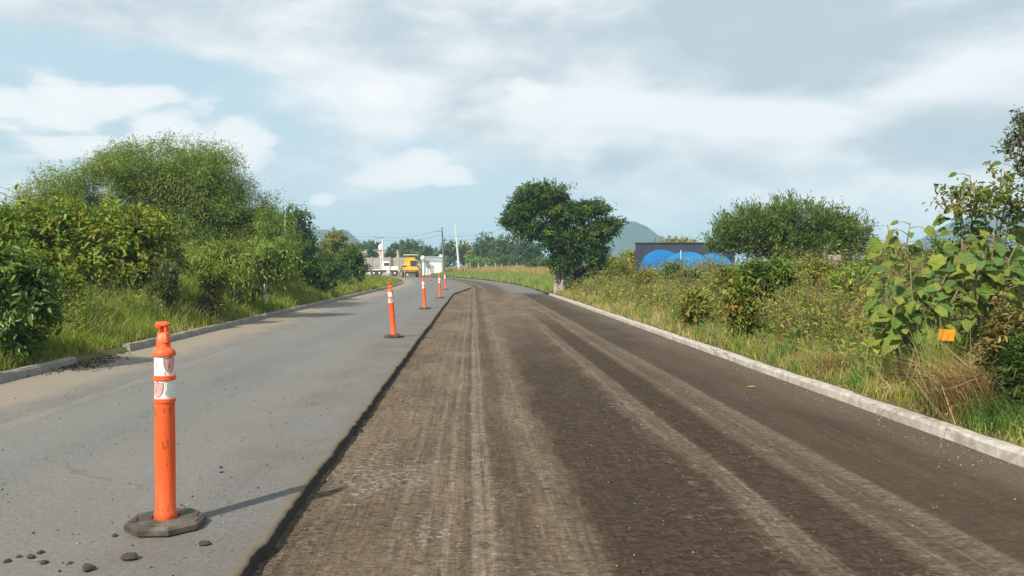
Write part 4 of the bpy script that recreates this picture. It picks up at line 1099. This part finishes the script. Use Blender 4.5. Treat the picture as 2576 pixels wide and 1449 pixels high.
# ------------------------------------------------------------------ traffic posts
def octagon_base():
    mb = MB()
    a0 = math.pi / 8
    prof = [(.205, 0.0), (.216, .008), (.216, .034), (.198, .050), (.075, .054), (.070, .046)]
    vs = []; fs = []
    for (r, z) in prof:
        for i in range(8):
            a = a0 + i * math.pi / 4; r2 = r * .94 if r > .1 else r; vs.append((r2 * math.cos(a) * 1.02, r2 * math.sin(a) * 1.0, z))
    for k in range(len(prof) - 1):
        for i in range(8): fs.append((k * 8 + i, k * 8 + (i + 1) % 8, k * 8 + 8 + (i + 1) % 8, k * 8 + 8 + i))
    fs.append(tuple(range(7, -1, -1))); fs.append(tuple(40 + i for i in range(8)))
    mb._add(vs, fs)
    for a in (0.3, 0.3 + math.pi):                               # carrying grips moulded into the rim
        mb.box((math.cos(a) * .152, math.sin(a) * .152, .055), (.022, .075, .010), .003, rz=a)
    mb.box((0.01, -.152, .053), (.085, .014, .008), .003)
    return mb
def shield(cang, cz, r, w=.064, h=.084, grow=0.0):
    """shield outline wrapped round a cylinder of radius r"""
    out = [(-.5, .42), (-.36, .38), (-.2, .40), (0, .5), (.2, .40), (.36, .38), (.5, .42), (.5, .05), (.42, -.2), (.25, -.38), (0, -.5), (-.25, -.38), (-.42, -.2), (-.5, .05)]
    vs = []
    def pt(x, z):
        a = cang + (x * w * (1 + grow)) / r
        return (r * math.cos(a), r * math.sin(a), cz + z * h * (1 + grow))
    vs = [pt(0, 0)] + [pt(x * .5, z * .5) for x, z in out] + [pt(x, z) for x, z in out]
    n = len(out); fs = [(0, 1 + i, 1 + (i + 1) % n) for i in range(n)] + [(1 + i, 1 + n + i, 1 + n + (i + 1) % n, 1 + (i + 1) % n) for i in range(n)]
    return vs, fs
def marks(r, items):
    mb = MB()
    for (a, z, wa, hz, tilt) in items:
        def pt(x, zz): return (r * math.cos(a + x / r), r * math.sin(a + x / r), z + zz)
        t = tilt
        mb._add([pt(-wa - t, -hz), pt(wa - t, -hz), pt(wa + t, hz), pt(-wa + t, hz)], [(0, 1, 2, 3)])
    return mb
def make_post():
    o = empty('traffic_post', (0, 0, 0))
    octagon_base().build('rubber_base', M['rubber'], o)
    mb = MB(); R = .0515
    mb.lathe([(.058, .046), (.060, .060), (.058, .085), (R, .095), (R + .001, .40), (R, .672), (.0555, .676), (.0555, .694), (.0495, .698)], 28)
    tube = mb.build('tube', M['orange'], o, smooth=True)
    for (z0, z1) in ((.698, .793), (.822, .922)):
        b = MB().lathe([(.0505, z0), (.0505, z1)], 28, cap=False).build('reflective_band', M['band'], o, smooth=True)
        if z0 < .8:
            sa, sz, mk = -math.pi / 2 - .38, (z0 + z1) / 2 + .001, [(-math.pi / 2 + .72, .745, .0015, .034, 0), (-math.pi / 2 + .52, .73, .0012, .012, .001), (-math.pi / 2 - .05, .704, .012, .0015, 0)]
        else:
            sa, sz, mk = -math.pi / 2 + 1.02, (z0 + z1) / 2 + .006, [(-math.pi / 2 - .42, .885, .0012, .014, .001), (-math.pi / 2 - .40, .862, .0012, .008, -.001), (-math.pi / 2 + .45, .835, .001, .010, 0)]
        v, f = shield(sa, sz, .0510, grow=.10); q = MB(); q._add(v, f); q.build('emblem_outline', M['ink'], b)
        v, f = shield(sa, sz, .0514); q = MB(); q._add(v, f); q.build('emblem', M['pink'], b)
        marks(.0518, mk + [(sa - .14, sz - .002, .0012, .016, .004), (sa - .08, sz - .008, .0012, .010, -.005), (sa - .2, sz - .01, .001, .006, .003)]).build('print', M['ink'], b)['kind'] = 'stuff'
    MB().lathe([(.0505, .793), (.0575, .797), (.0580, .806), (.0560, .812), (.0575, .817), (.0505, .822)], 28, cap=False).build('collar_ring', M['orange'], o, smooth=True)
    mb = MB(); mb.lathe([(.0505, .922), (.0590, .926), (.0600, .938), (.0560, .950), (.046, .962), (.034, .970), (.030, .985)], 28)
    mb.build('cap', M['orange'], o, smooth=True)
    # grip: tapered slab, notch, rounded hook on top
    mb = MB(); mb.box((-.004, 0, 1.012), (.066, .050, .080), .008, (.80, .85)); mb.box((.017, -.006, 1.022), (.030, .056, .060), .006, (.8, .9))
    mb.box((-.016, 0, 1.064), (.014, .034, .030), .004); mb.box((.014, 0, 1.064), (.016, .034, .030), .004); mb.box((.004, 0, 1.092), (.050, .044, .034), .012)
    mb.lathe([(.006, -.024), (.018, -.020), (.018, .020), (.006, .024)], 14, axis='y', c=(-.024, 0, 1.090))
    mb.build('grip', M['orange'], o, smooth=True)
    return o
POSTS = [(411, 1330, 0.0, 0.0, 0.05, 'nearest orange traffic post with pink shield emblems on its white bands', 'post'),
         (990, 849, -.075, .02, .9, 'second nearest orange traffic post, leaning left with a scuffed foot', 'post'),
         (1068, 777.5, -.05, -.03, 2.1, 'third nearest orange traffic post beside the cut edge', 'post'),
         (1107, 750, -.03, .0, 3.0, 'fourth nearest orange traffic post beside the end of the cut edge', 'post'),
         (1121, 728.5, -.06, .02, 4.0, 'fifth nearest orange traffic post, just left of the cross cut', 'post'),
         (1083, 705.5, .0, .0, 5.0, 'orange traffic post in front of the white shed', 'post'),
         (1055, 699, .0, .0, 1.0, 'orange traffic post at the right wheel of the yellow machine', 'post'),
         (1018, 697.6, .03, .0, 2.5, 'orange traffic post at the left wheel of the yellow machine', 'post'),
         (986, 693.7, .0, .0, 3.5, 'farthest orange traffic post in front of the white truck', 'post')]
proto = make_post()
posts = [proto] + [copy_tree(proto) for _ in POSTS[1:]]
for o, (x, y, lx, ly, rz, lab, cat) in zip(posts, POSTS):
    d = depth_at(y); o.location = (GX(x, d), d, 0.002)
    tag(o, lab, cat, 'orange traffic posts along the cut edge')
    for ch in o.children:
        if ch.name.startswith('rubber_base'): ch.rotation_euler = (0, 0, rz)
        else:
            ch.matrix_basis = Matrix.Translation((0, 0, .05)) @ Matrix.Rotation(lx, 4, 'Y') @ Matrix.Rotation(ly, 4, 'X') @ Matrix.Translation((0, 0, -.05)) @ Matrix.Rotation(0 if o is proto else rz * .5, 4, 'Z')

# ------------------------------------------------------------------ yellow road machine
def wheel(parent, c, r, w, rim_m, seg=24):
    hub = MB(); hub.lathe([(r * .62, -w / 2), (r * .93, -w / 2), (r, -w * .32), (r, w * .32), (r * .93, w / 2), (r * .62, w / 2)], seg, axis='x')
    t = hub.build('wheel', M['tyre'], parent, c, smooth=True)
    rm = MB(); rm.lathe([(r * .18, -w * .52), (r * .60, -w * .46), (r * .61, w * .46), (r * .18, w * .52)], seg, axis='x'); rm.build('rim', rim_m, t, smooth=True)
def road_machine():
    d = depth_at(697.5); o = empty('road_machine', (GX(1034, d), d, 0.004), road_angle(120) - .10)
    tag(o, 'yellow road machine with dark grille and flat canopy seen from behind', 'machine')
    mb = MB(); mb.box((0, 1.9, 1.02), (1.5, 3.6, .5), .05); mb.box((0, .25, 1.20), (2.35, .55, .55), .08); mb.build('chassis', M['yellow'], o, smooth=True)
    mb = MB(); mb.box((.35, .95, 1.95), (1.35, 1.5, 1.10), .06); mb.build('engine_hood', M['yellow'], o, smooth=True)
    gr = MB().box((.42, .19, 1.98), (1.02, .04, .86), .01).build('radiator_grille', M['grille'], o)
    for k in range(6): MB().box((.42, .155, 1.64 + k * .135), (.96, .03, .03), .004).build('slat', M['black'], gr)
    mb = MB(); mb.box((-.05, 2.1, 2.25), (1.75, 1.5, 1.5), .08, (.93, .95)); cab = mb.build('cab', M['yellow'], o, smooth=True)
    MB().box((-.05, 1.335, 2.72), (1.2, .03, .40), .01).build('rear_window', M['yellow'], cab)
    for sx in (-1, 1): MB().box((-.05 + sx * .865, 2.1, 2.55), (.03, 1.0, .62), .01).build('side_window', M['glass'], cab)
    MB().box((-.05, 2.0, 3.22), (2.15, 2.0, .11), .04, (.97, .97)).build('canopy', M['cream'], o, smooth=True)
    for sx in (-1, 1):
        for yy in (1.2, 2.85): MB().box((-.05 + sx * .80, yy, 3.07), (.07, .07, .24), .01).build('canopy_post', M['black'], o)
    for sx in (-1, 1):
        MB().box((sx * 1.02, .75, 1.72), (.60, 1.6, .10), .03).build('fender', M['yellow'], o, smooth=True)
        wheel(o, (sx * .98, .78, .82), .82, .52, M['yellow']); wheel(o, (sx * .98, 3.2, .82), .82, .52, M['yellow'])
        MB().box((sx * 1.0, -.04, 1.33), (.18, .04, .12), .01).build('tail_light', M['orange'], o)
    MB().lathe([(.14, -.95), (.14, .95)], 12, axis='x', c=(0, .78, .72)).build('axle', M['black'], o)
    MB().box((0, .4, .70), (1.2, .5, .35), .03).build('tow_hitch', M['black'], o)
    MB().tube([(.7, 1.2, 2.4), (.7, 1.2, 2.95)], .05, 8).build('exhaust_pipe', M['black'], o)
    MB().tube([(-1.0, 1.5, 2.2), (-1.25, 1.45, 2.3), (-1.3, 1.45, 2.1)], .02, 5).build('mirror_arm', M['black'], o)
road_machine()

# ------------------------------------------------------------------ white truck
def truck():
    d = 136.0; o = empty('flatbed_truck', (GX(962, d), d, 0.004), .12)
    tag(o, 'dusty white flatbed truck parked left of the yellow machine', 'truck')
    MB().box((-.2, 0, .80), (6.4, .9, .22), .03).build('frame', M['black'], o)
    MB().box((-1.95, 0, 1.02), (3.3, 2.3, .16), .03).build('bed', M['white'], o, smooth=True)
    for k in range(4): MB().box((-3.4 + k * .95, -1.17, 1.0), (.08, .05, .30), .01).build('bed_stake', M['cream'], o)
    MB().box((-2.2, -.95, .52), (2.4, .1, .34), .02).build('side_guard', M['cream'], o)
    cab = MB().box((.62, 0, 1.62), (1.35, 2.2, 1.50), .12, (.92, .94)).build('cab', M['white'], o, smooth=True)
    MB().box((.70, -1.09, 1.92), (.78, .03, .48), .03).build('side_window', M['glass'], cab)
    MB().box((1.29, 0, 1.95), (.04, 1.7, .55), .03).build('windscreen', M['glass'], cab)
    MB().box((.35, -1.115, 1.5), (.14, .03, .04), .01).build('door_handle', M['black'], cab)
    MB().box((1.95, 0, 1.22), (1.5, 1.9, .72), .12, (.94, .85)).build('hood', M['cream'], o, smooth=True)
    MB().box((2.72, 0, .80), (.22, 2.2, .42), .05).build('bumper', M['cream'], o, smooth=True)
    MB().box((1.0, -.98, .62), (.55, .40, .50), .06).build('fuel_tank', M['cream'], o, smooth=True)
    for (x, sx) in ((2.02, -1), (2.02, 1), (-.45, -1), (-.45, 1), (-1.35, -1), (-1.35, 1)):
        hub = MB(); r, w = .50, .30
        hub.lathe([(r * .6, -w / 2), (r * .93, -w / 2), (r, -w * .3), (r, w * .3), (r * .93, w / 2), (r * .6, w / 2)], 20, axis='y')
        t = hub.build('wheel', M['tyre'], o, (x, sx * .98, .5), smooth=True)
        MB().lathe([(r * .15, -w * .53), (r * .58, -w * .45), (r * .58, w * .45), (r * .15, w * .53)], 16, axis='y').build('rim', M['white'], t, smooth=True)
truck()

# ------------------------------------------------------------------ buildings
def shed():
    d = 142.0; o = empty('white_shed', (GX(1089, d), d, .05), -.12)
    tag(o, 'small whitewashed shed with a grey sheet metal upper band', 'shed')
    MB().box((-.15, 1.5, 1.15), (3.4, 3.0, 2.3), .02).build('wall', M['wall_white'], o)
    MB().box((-.1, 1.5, 2.72), (3.7, 3.2, .84), .03).build('upper_band', M['sheet'], o)
    r = MB().box((-.1, 1.5, 3.18), (3.9, 3.4, .07), .02).build('roof', M['white'], o)
    MB().box((1.75, .02, 1.4), (.30, .12, 2.8), .02).build('corner_post', M['sheet'], o)
    MB().lathe([(.16, 3.22), (.18, 3.5), (.10, 3.62)], 10, c=(1.2, .6, 0)).build('roof_vent', M['white'], r)
    MB().lathe([(.14, 3.22), (.15, 3.42), (.08, 3.52)], 10, c=(1.55, .5, 0)).build('roof_vent', M['white'], r)
    MB().box((-.2, -.01, .85), (.75, .05, 1.7), .01).build('door', M['sheet'], o)
shed()
t = empty('water_tank', (GX(1064, 141), 141, 0.05)); tag(t, 'round cream water tank beside the white shed roof', 'tank')
MB().lathe([(.06, 2.55), (.34, 2.62), (.44, 2.85), (.42, 3.1), (.2, 3.32), (.12, 3.36), (.12, 3.42)], 16).build('body', M['cream'], t, smooth=True)
for sx in (-1, 1):
    for sy in (-1, 1): MB().box((sx * .28, sy * .28, 1.3), (.07, .07, 2.6), .01).build('leg', M['wood'], t)
def house():
    d = 165.0; o = empty('tan_house', (GX(955, d), d, 0.0), .05)
    tag(o, 'flat roofed tan house behind the white truck', 'house')
    MB().box((0, 2.5, 2.4), (7.4, 5.0, 4.8), .02).build('wall', M['plaster'], o)
    MB().box((0, 2.5, 4.86), (7.7, 5.3, .16), .02).build('roof', M['stone_wall'], o)
    for x in (-2.4, -.6, 1.3, 2.8):
        w = MB().box((x, -.01, 3.5), (.8, .06, .95), .01).build('window', M['glass'], o)
        MB().box((x, -.06, 2.98), (.95, .12, .07), .01).build('sill', M['concrete'], w)
house()
t = empty('rooftop_tank', (GX(954, 164) , 166, 4.945)); tag(t, 'white rounded water tank on the roof of the tan house', 'tank')
MB().lathe([(.42, 0), (.48, .3), (.46, .8), (.25, 1.05), (.16, 1.1)], 16).build('body', M['white'], t, smooth=True)
MB().lathe([(.17, 1.1), (.18, 1.18), (.05, 1.2)], 12).build('lid', M['white'], t)
def block_wall():
    d = 150.0; o = empty('block_wall', (GX(950, d), d, 0.0), .04)
    tag(o, 'long grey block wall running behind the white truck', 'wall')
    x0 = -5.0
    for k in range(7): MB().box((x0 + k * 1.6, 0, 1.6), (1.57, .18, 3.2 + .08 * math.sin(k * 2.1)), .01).build('wall_panel', M['stone_wall'], o)
    for k in range(8): MB().box((x0 - .8 + k * 1.6, -.06, 1.65), (.20, .22, 3.45), .01).build('pillar', M['concrete'] if k % 3 == 1 else M['stone_wall'], o)
block_wall()
def mural_wall():
    d = 40.0; X0, X1 = GX(1600, d), GX(1850, d); top = W(1600, 613, d).z
    o = empty('mural_wall', (X0, d, .0), .03); w = X1 - X0
    tag(o, 'dark blue-grey wall painted with bright blue rounded shapes', 'wall')
    MB().box((w / 2, .10, top / 2), (w, .20, top), .01).build('wall', M['wall_dark'], o)
    MB().box((w / 2, .10, top + .03), (w + .08, .28, .05), .01).build('coping', M['wall_dark'], o)
    def lobe(cx, cz, rx, rz, y0, y1):
        p = [(cx + rx * math.cos(a), max(.35, cz + rz * math.copysign(abs(math.sin(a)) ** .8, math.sin(a)))) for a in [2 * math.pi * i / 40 for i in range(40)]]
        return MB().prism(p, y1, y0)
    k = d / F_PX
    lobe(64 * k, 1.2, 54 * k, W(0, 628, d).z - 1.2, -.004, .05).build('painted_shape', M['deep_blue'], o)
    lobe(128 * k, 1.1, 64 * k, W(0, 633, d).z - 1.1, -.008, .05).build('painted_shape', M['blue'], o)
    lobe(196 * k, 1.1, 50 * k, W(0, 637, d).z - 1.1, -.006, .05).build('painted_shape', M['blue'], o)
    MB().box((112 * k, -.12, 1.12), (.035, .035, 2.24), .01).build('pipe', M['white'], o)
mural_wall()
def ruin():
    d = 26.0; o = empty('ruined_wall', (GX(2045, d), d, .2)); tag(o, 'ruined grey block wall showing through the scrub below the thorn tree', 'wall')
    zt = W(0, 632, d).z - .2
    for i, (x, h) in enumerate(((-.62, zt - .28), (-.22, zt - .12), (.16, zt - .22), (.56, zt))):
        for r in range(int(h / .2)):
            MB().box((x + (.1 if r % 2 else 0), 0, .1 + r * .2), (.385, .15, .19), .012).build('block', M['stone_wall'], o)
    MB().box((.30, -.14, zt / 2), (.09, .09, zt), .01).build('post', M['wood'], o)
ruin()

# ------------------------------------------------------------------ poles and wires
def pole(name, label, x, ytop, ybase, d, r0, r1, m, xt=None, arm=None, z0=0.0, cat='pole'):
    top = W(xt if xt is not None else x, ytop, d); base = Vector((GX(x, d), d, z0)); o = empty(name, base); tag(o, label, cat)
    v = top - base; MB().tube([Vector((0, 0, -.2)), v * .5, v], [r0, (r0 + r1) / 2, r1], 10).build('shaft', m, o, smooth=True)
    if arm:
        x0, x1, ya = arm; A = W(x0, ya, d) - base; Bq = W(x1, ya + 1, d) - base; c = (A + Bq) / 2; L = (Bq - A).length
        a = MB().box((c.x, c.y - r0 - .05, c.z), (L, .10, .12), .01).build('crossarm', M['wood'], o)
        for q in (-.42, -.2, .2, .42): MB().lathe([(.03, 0), (.055, .05), (.03, .14)], 8, c=(c.x + q * L, c.y - r0 - .05, c.z + .06)).build('insulator', M['white'], a)
    return o
pole('utility_pole', 'pale concrete utility pole with a crossarm above the white truck', 963, 592, 0, 148, .19, .12, M['concrete'], arm=(944, 965, 596))
pole('utility_pole', 'dark wooden utility pole with a side arm left of the leaning white pole', 1117, 572, 0, 130, .16, .11, M['wood'], xt=1112, arm=(1097, 1114, 581))
o = bpy.data.objects
pole('leaning_pole', 'white pole leaning left at the edge of the golden field', 1156, 563, 0, 145, .24, .08, M['concrete'], xt=1145, z0=.3)
pole('concrete_pole', 'white concrete pole rising beside the crown of the roadside tree', 1308, 573, 0, 150, .26, .18, M['concrete'], z0=.3)
pole('concrete_post', 'short pale post standing between the feathery tree and the dark tree behind it', 717, 540, 0, 56, .07, .06, M['concrete'])
pole('concrete_post', 'short pale fence post under the olive bush', 667, 648, 0, 24.6, .05, .045, M['concrete'], z0=.1)
pole('thin_pole', 'thin pale pole on the far ridge left of the olive tree', 804, 600, 0, 190, .1, .07, M['concrete'])
def wire(label, pts, sag, r=.014):
    A, B = pts; n = 14
    p = [A.lerp(B, i / (n - 1)) - Vector((0, 0, sag * 4 * (i / (n - 1)) * (1 - i / (n - 1)))) for i in range(n)]
    mb = MB(); base = p[0]; mb.tube([q - base for q in p], r, 4)
    w = mb.build('overhead_wire', M['wire'], None, base); tag(w, label, 'wire', 'overhead wires')
wire('topmost of the thin wires entering the feathery tree from the upper left', (W(-240, 360, 24), W(150, 520, 30)), .15, .006)
wire('upper thick wire entering the feathery tree from the left edge', (W(-240, 368, 24), W(150, 542, 30)), .12, .013)
wire('middle thick wire entering the feathery tree from the left edge', (W(-240, 392, 24), W(150, 562, 30)), .12, .013)
wire('lowest wire vanishing behind the left frame edge tree', (W(-240, 425, 24), W(150, 590, 30)), .12, .010)
wire('long wire from the crossarm pole to the left ridge', (W(946, 595, 148), W(700, 566, 110)), .6, .02)
wire('lower wire from the crossarm pole to the left ridge', (W(955, 600, 148), W(700, 588, 110)), .6, .02)
wire('upper wire between the crossarm pole and the dark wooden pole', (W(963, 596, 148), W(1099, 580, 130)), .5, .02)
wire('lower wire between the crossarm pole and the dark wooden pole', (W(963, 604, 148), W(1113, 590, 130)), .5, .02)
wire('upper wire from the dark wooden pole to the concrete pole by the roadside tree', (W(1113, 596, 130), W(1308, 566, 150)), .5, .016)
wire('lower wire from the dark wooden pole to the concrete pole by the roadside tree', (W(1113, 604, 130), W(1308, 582, 150)), .5, .016)
# fence posts at the back of the golden field
for i, (x, yt) in enumerate([(1183, 660), (1204, 661), (1222, 663), (1246, 661), (1262, 663), (1300, 661), (1330, 660)]):
    d = 142.0 - 3 * i; zb = 1.0
    p = empty('fence_post', (GX(x, d), d, zb)); tag(p, '%s pale fence post from the left in the row behind the golden field' % ('first', 'second', 'third', 'fourth', 'fifth', 'sixth', 'seventh')[i], 'post', 'field fence posts')
    h = W(x, yt, d).z - zb
    MB().tube([(0, 0, -.3), (.02, 0, h)], [.09, .07], 7).build('stake', M['pale_bark'], p)

# ------------------------------------------------------------------ small things
c = W(2363, 840, 8.0); o = empty('orange_card', (c.x, c.y, .12)); tag(o, 'small square orange card caught on a stalk in the right verge grass', 'marker')
o.rotation_euler = (.12, .06, -.15)
MB().box((0, 0, c.z - .12), (.145, .006, .11), .001).build('card', M['orange_card'], o)
MB().tube([(.01, .012, -.1), (-.01, .014, (c.z - .1) * .5), (.0, .012, c.z - .08)], [.005, .004, .003], 5).build('stake', M['stem'], o)
def rock_mesh(seed, flat=.55, n=10):
    r = random.Random(seed); V = []; F = []
    rings = 4
    for k in range(1, rings):
        th = math.pi * k / rings
        for i in range(n):
            a = 2 * math.pi * i / n; q = r.uniform(.72, 1.15)
            V.append((math.sin(th) * math.cos(a) * q, math.sin(th) * math.sin(a) * q * .8, max(-.35, math.cos(th) * flat * q)))
    V.append((0.05, 0, flat * r.uniform(.8, 1.0))); V.append((0, 0, -.35))
    for k in range(rings - 2):
        for i in range(n): F.append((k * n + i, (k + 1) * n + i, (k + 1) * n + (i + 1) % n, k * n + (i + 1) % n))
    t, b = len(V) - 2, len(V) - 1
    for i in range(n): F.append((t, i, (i + 1) % n)); F.append((b, (rings - 2) * n + (i + 1) % n, (rings - 2) * n + i))
    me = bpy.data.meshes.new('asphalt_chunk'); me.from_pydata(V, [], F); me.update(); return me
RK = [rock_mesh(s) for s in range(5)]
for me in RK: me.materials.append(M['chunk'])
CH = [(318, 1413, .042, 'flat brown asphalt lump below the foot of the nearest post'), (212, 1441, .038, 'dark asphalt lump cut by the bottom edge below the nearest post'),
      (508, 1377, .030, 'blackish asphalt crumb right of the nearest post foot'), (281, 1354, .018, 'small dark crumb left of the nearest post base'),
      (553, 1192, .016, 'dark pebble right of the middle of the nearest post'), (551, 1180, .016, 'pale pebble just above the dark pebble by the nearest post'),
      (92, 1398, .020, 'pebble in the bottom left corner, second from the left'), (68, 1410, .024, 'larger pebble of the bottom left corner'),
      (100, 1424, .022, 'double pebble lump in the bottom left corner'), (36, 1408, .017, 'small pebble near the left frame edge at the bottom'),
      (8, 1420, .020, 'leftmost pebble at the bottom left corner'), (167, 1424, .014, 'small pebble between the corner pebbles and the asphalt lump')]
for i, (x, y, s, lab) in enumerate(CH):
    d = depth_at(y); r = link('asphalt_chunk', RK[i % 5], None, None, (GX(x, d), d, s * .30)); r.scale = (s, s, s); r.rotation_euler = (0, 0, i * 1.7)
    tag(r, lab, 'debris', 'asphalt chunks in the foreground')
# loose grit, too small to pick apart
def grit(name, label, s, u, z, size, seed, cols):
    rng = np.random.default_rng(seed); n = len(s)
    x, y = P_np(s, u); base = np.stack([x, y, z], 1)
    oc = np.array([[1, 0, 0], [0, 1, 0], [-1, 0, 0], [0, -1, 0], [0, 0, .7], [0, 0, -.4]])
    a = rng.random(n) * 6.283; ca, sa = np.cos(a), np.sin(a)
    pts = oc[None] * (.6 + .8 * rng.random((n, 6, 3))) * size[:, None, None]
    X = pts[..., 0] * ca[:, None] - pts[..., 1] * sa[:, None]; Y = pts[..., 0] * sa[:, None] + pts[..., 1] * ca[:, None]
    V = (np.stack([X, Y, pts[..., 2] + size[:, None] * .25], -1) + base[:, None]).reshape(-1, 3)
    f = np.array([[0, 1, 4], [1, 2, 4], [2, 3, 4], [3, 0, 4], [1, 0, 5], [2, 1, 5], [3, 2, 5], [0, 3, 5]])
    F = (np.arange(n)[:, None, None] * 6 + f[None]).reshape(-1, 3)
    me = np_mesh(name, V, F, col=np.repeat(palette(n, cols, .2, rng), 8, axis=0))
    tag(link(name, me, M['grit']), label, 'gravel', kind='stuff')
def grit_mat():
    m, t, b = new_mat('loose_grit'); at = t.n.new('ShaderNodeAttribute'); at.attribute_name = 'col'
    t.l.new(at.outputs['Color'], b.inputs['Base Color']); b.inputs['Roughness'].default_value = .95; b.inputs['Specular IOR Level'].default_value = .15
    return m
M['grit'] = grit_mat()
rq = np.random.default_rng(90)
n = 1500; s = 3.2 + 9 * rq.random(n) ** 1.8; u = U_L + .3 + (U_E - .1 - U_L - .3) * rq.random(n) ** .7
grit('loose_grit', 'loose dark grit strewn over the old grey asphalt', s, u, np.zeros(n), .0025 + .008 * rq.random(n) ** 3, 91, [(0.05, 0.042, 0.036), (0.10, 0.085, 0.07), (0.22, 0.20, 0.17)])
n = 900; s = 3.0 + 16 * rq.random(n) ** 1.5; e = edge_u(s)
grit('edge_rubble', 'crumbled asphalt rubble lying along the cut edge', s, e + np.abs(rq.standard_normal(n)) * .06 + .012, np.full(n, Z_MILL), .003 + .008 * rq.random(n) ** 2, 92, [(0.05, 0.042, 0.036), (0.11, 0.088, 0.066), (0.17, 0.135, 0.10)])
n = 3200; s = 3.0 + 14 * rq.random(n) ** 1.6; u = -1.0 + 5.0 * rq.random(n)
grit('milling_grit', 'fine pale and dark grit left on the milled lane', s, u, np.full(n, Z_MILL), .002 + .006 * rq.random(n) ** 3, 93, [(0.06, 0.048, 0.04), (0.16, 0.13, 0.10), (0.36, 0.32, 0.27)])
n = 900; s = 6 + 30 * rq.random(n) ** 1.4; u = U_R - .02 - np.abs(rq.standard_normal(n)) * .18
grit('kerb_grit', 'grit and chaff gathered at the foot of the right kerb', s, u, np.full(n, Z_MILL), .004 + .008 * rq.random(n) ** 2, 94, [(0.20, 0.16, 0.11), (0.30, 0.25, 0.17), (0.08, 0.065, 0.05)])
# soil spill at the broken kerb
n = 1500; s = 12.3 + rq.standard_normal(n) * .55; u = U_L - .05 + rq.standard_normal(n) * .22
grit('soil_spill', 'dark soil and litter spilling through the gap in the left kerb', s, u, np.maximum(0, .07 * (U_L + .15 - u)), .006 + .022 * rq.random(n) ** 2, 95, [(0.06, 0.045, 0.03), (0.10, 0.075, 0.05), (0.16, 0.12, 0.08)])
d = depth_at(977, Z_MILL); lf = empty('fallen_leaf', (GX(1892, d), d, Z_MILL + .012)); tag(lf, 'yellow fallen leaf lying on the milled lane near the right kerb', 'leaf')
V = [(-.055, 0, .004), (-.02, -.02, .008), (.025, -.022, .012), (.06, 0, .004), (.025, .022, .014), (-.02, .02, .010)]
me = np_mesh('blade', np.array(V), np.array([[0, 1, 2, 3], [0, 3, 4, 5]]), col=np.array([(0.75, 0.42, 0.03)] * 2)); link('blade', me, M['leaf'], lf)
MB().tube([(.058, 0, .004), (.085, .004, .003)], .0018, 4).build('stalk', M['stem'], lf)
# fallen dry stalks on the right verge
for i, (xa, ya, xb, yb, lab) in enumerate([(2215, 1000, 2292, 992, 'dry stalk lying on the verge at the right kerb'), (2228, 1006, 2262, 1012, 'shorter dry stalk lying under the long one')]):
    da, db = 8.9, 8.6; A, B = W(xa, ya, da), W(xb, yb, db); A.z = max(A.z, .11); B.z = max(B.z, .12)
    MBo = MB(); MBo.tube([Vector((0, 0, 0)), (B - A) * .5 + Vector((0, 0, .01)), B - A], [.006, .005, .003], 5)
    tag(MBo.build('dry_stalk', M['straw'] if 'straw' in M else M['pale_bark'], None, A), lab, 'stalk')
# ------------------------------------------------------------------ haze
hz = bpy.data.materials.new('haze'); hz.use_nodes = True; ht = NT(hz.node_tree); ht.n.clear()
ho = ht.n.new('ShaderNodeOutputMaterial'); pv = ht.n.new('ShaderNodeVolumePrincipled')
pv.inputs['Color'].default_value = (0.52, 0.80, 1.0, 1); pv.inputs['Density'].default_value = 0.0007; pv.inputs['Anisotropy'].default_value = 0.0
ht.l.new(pv.outputs[0], ho.inputs['Volume'])
hb = MB(); hb.box((0, 1900, 32.0), (6600, 4800, 68.0))
h = hb.build('haze', hz); tag(h, kind='stuff')
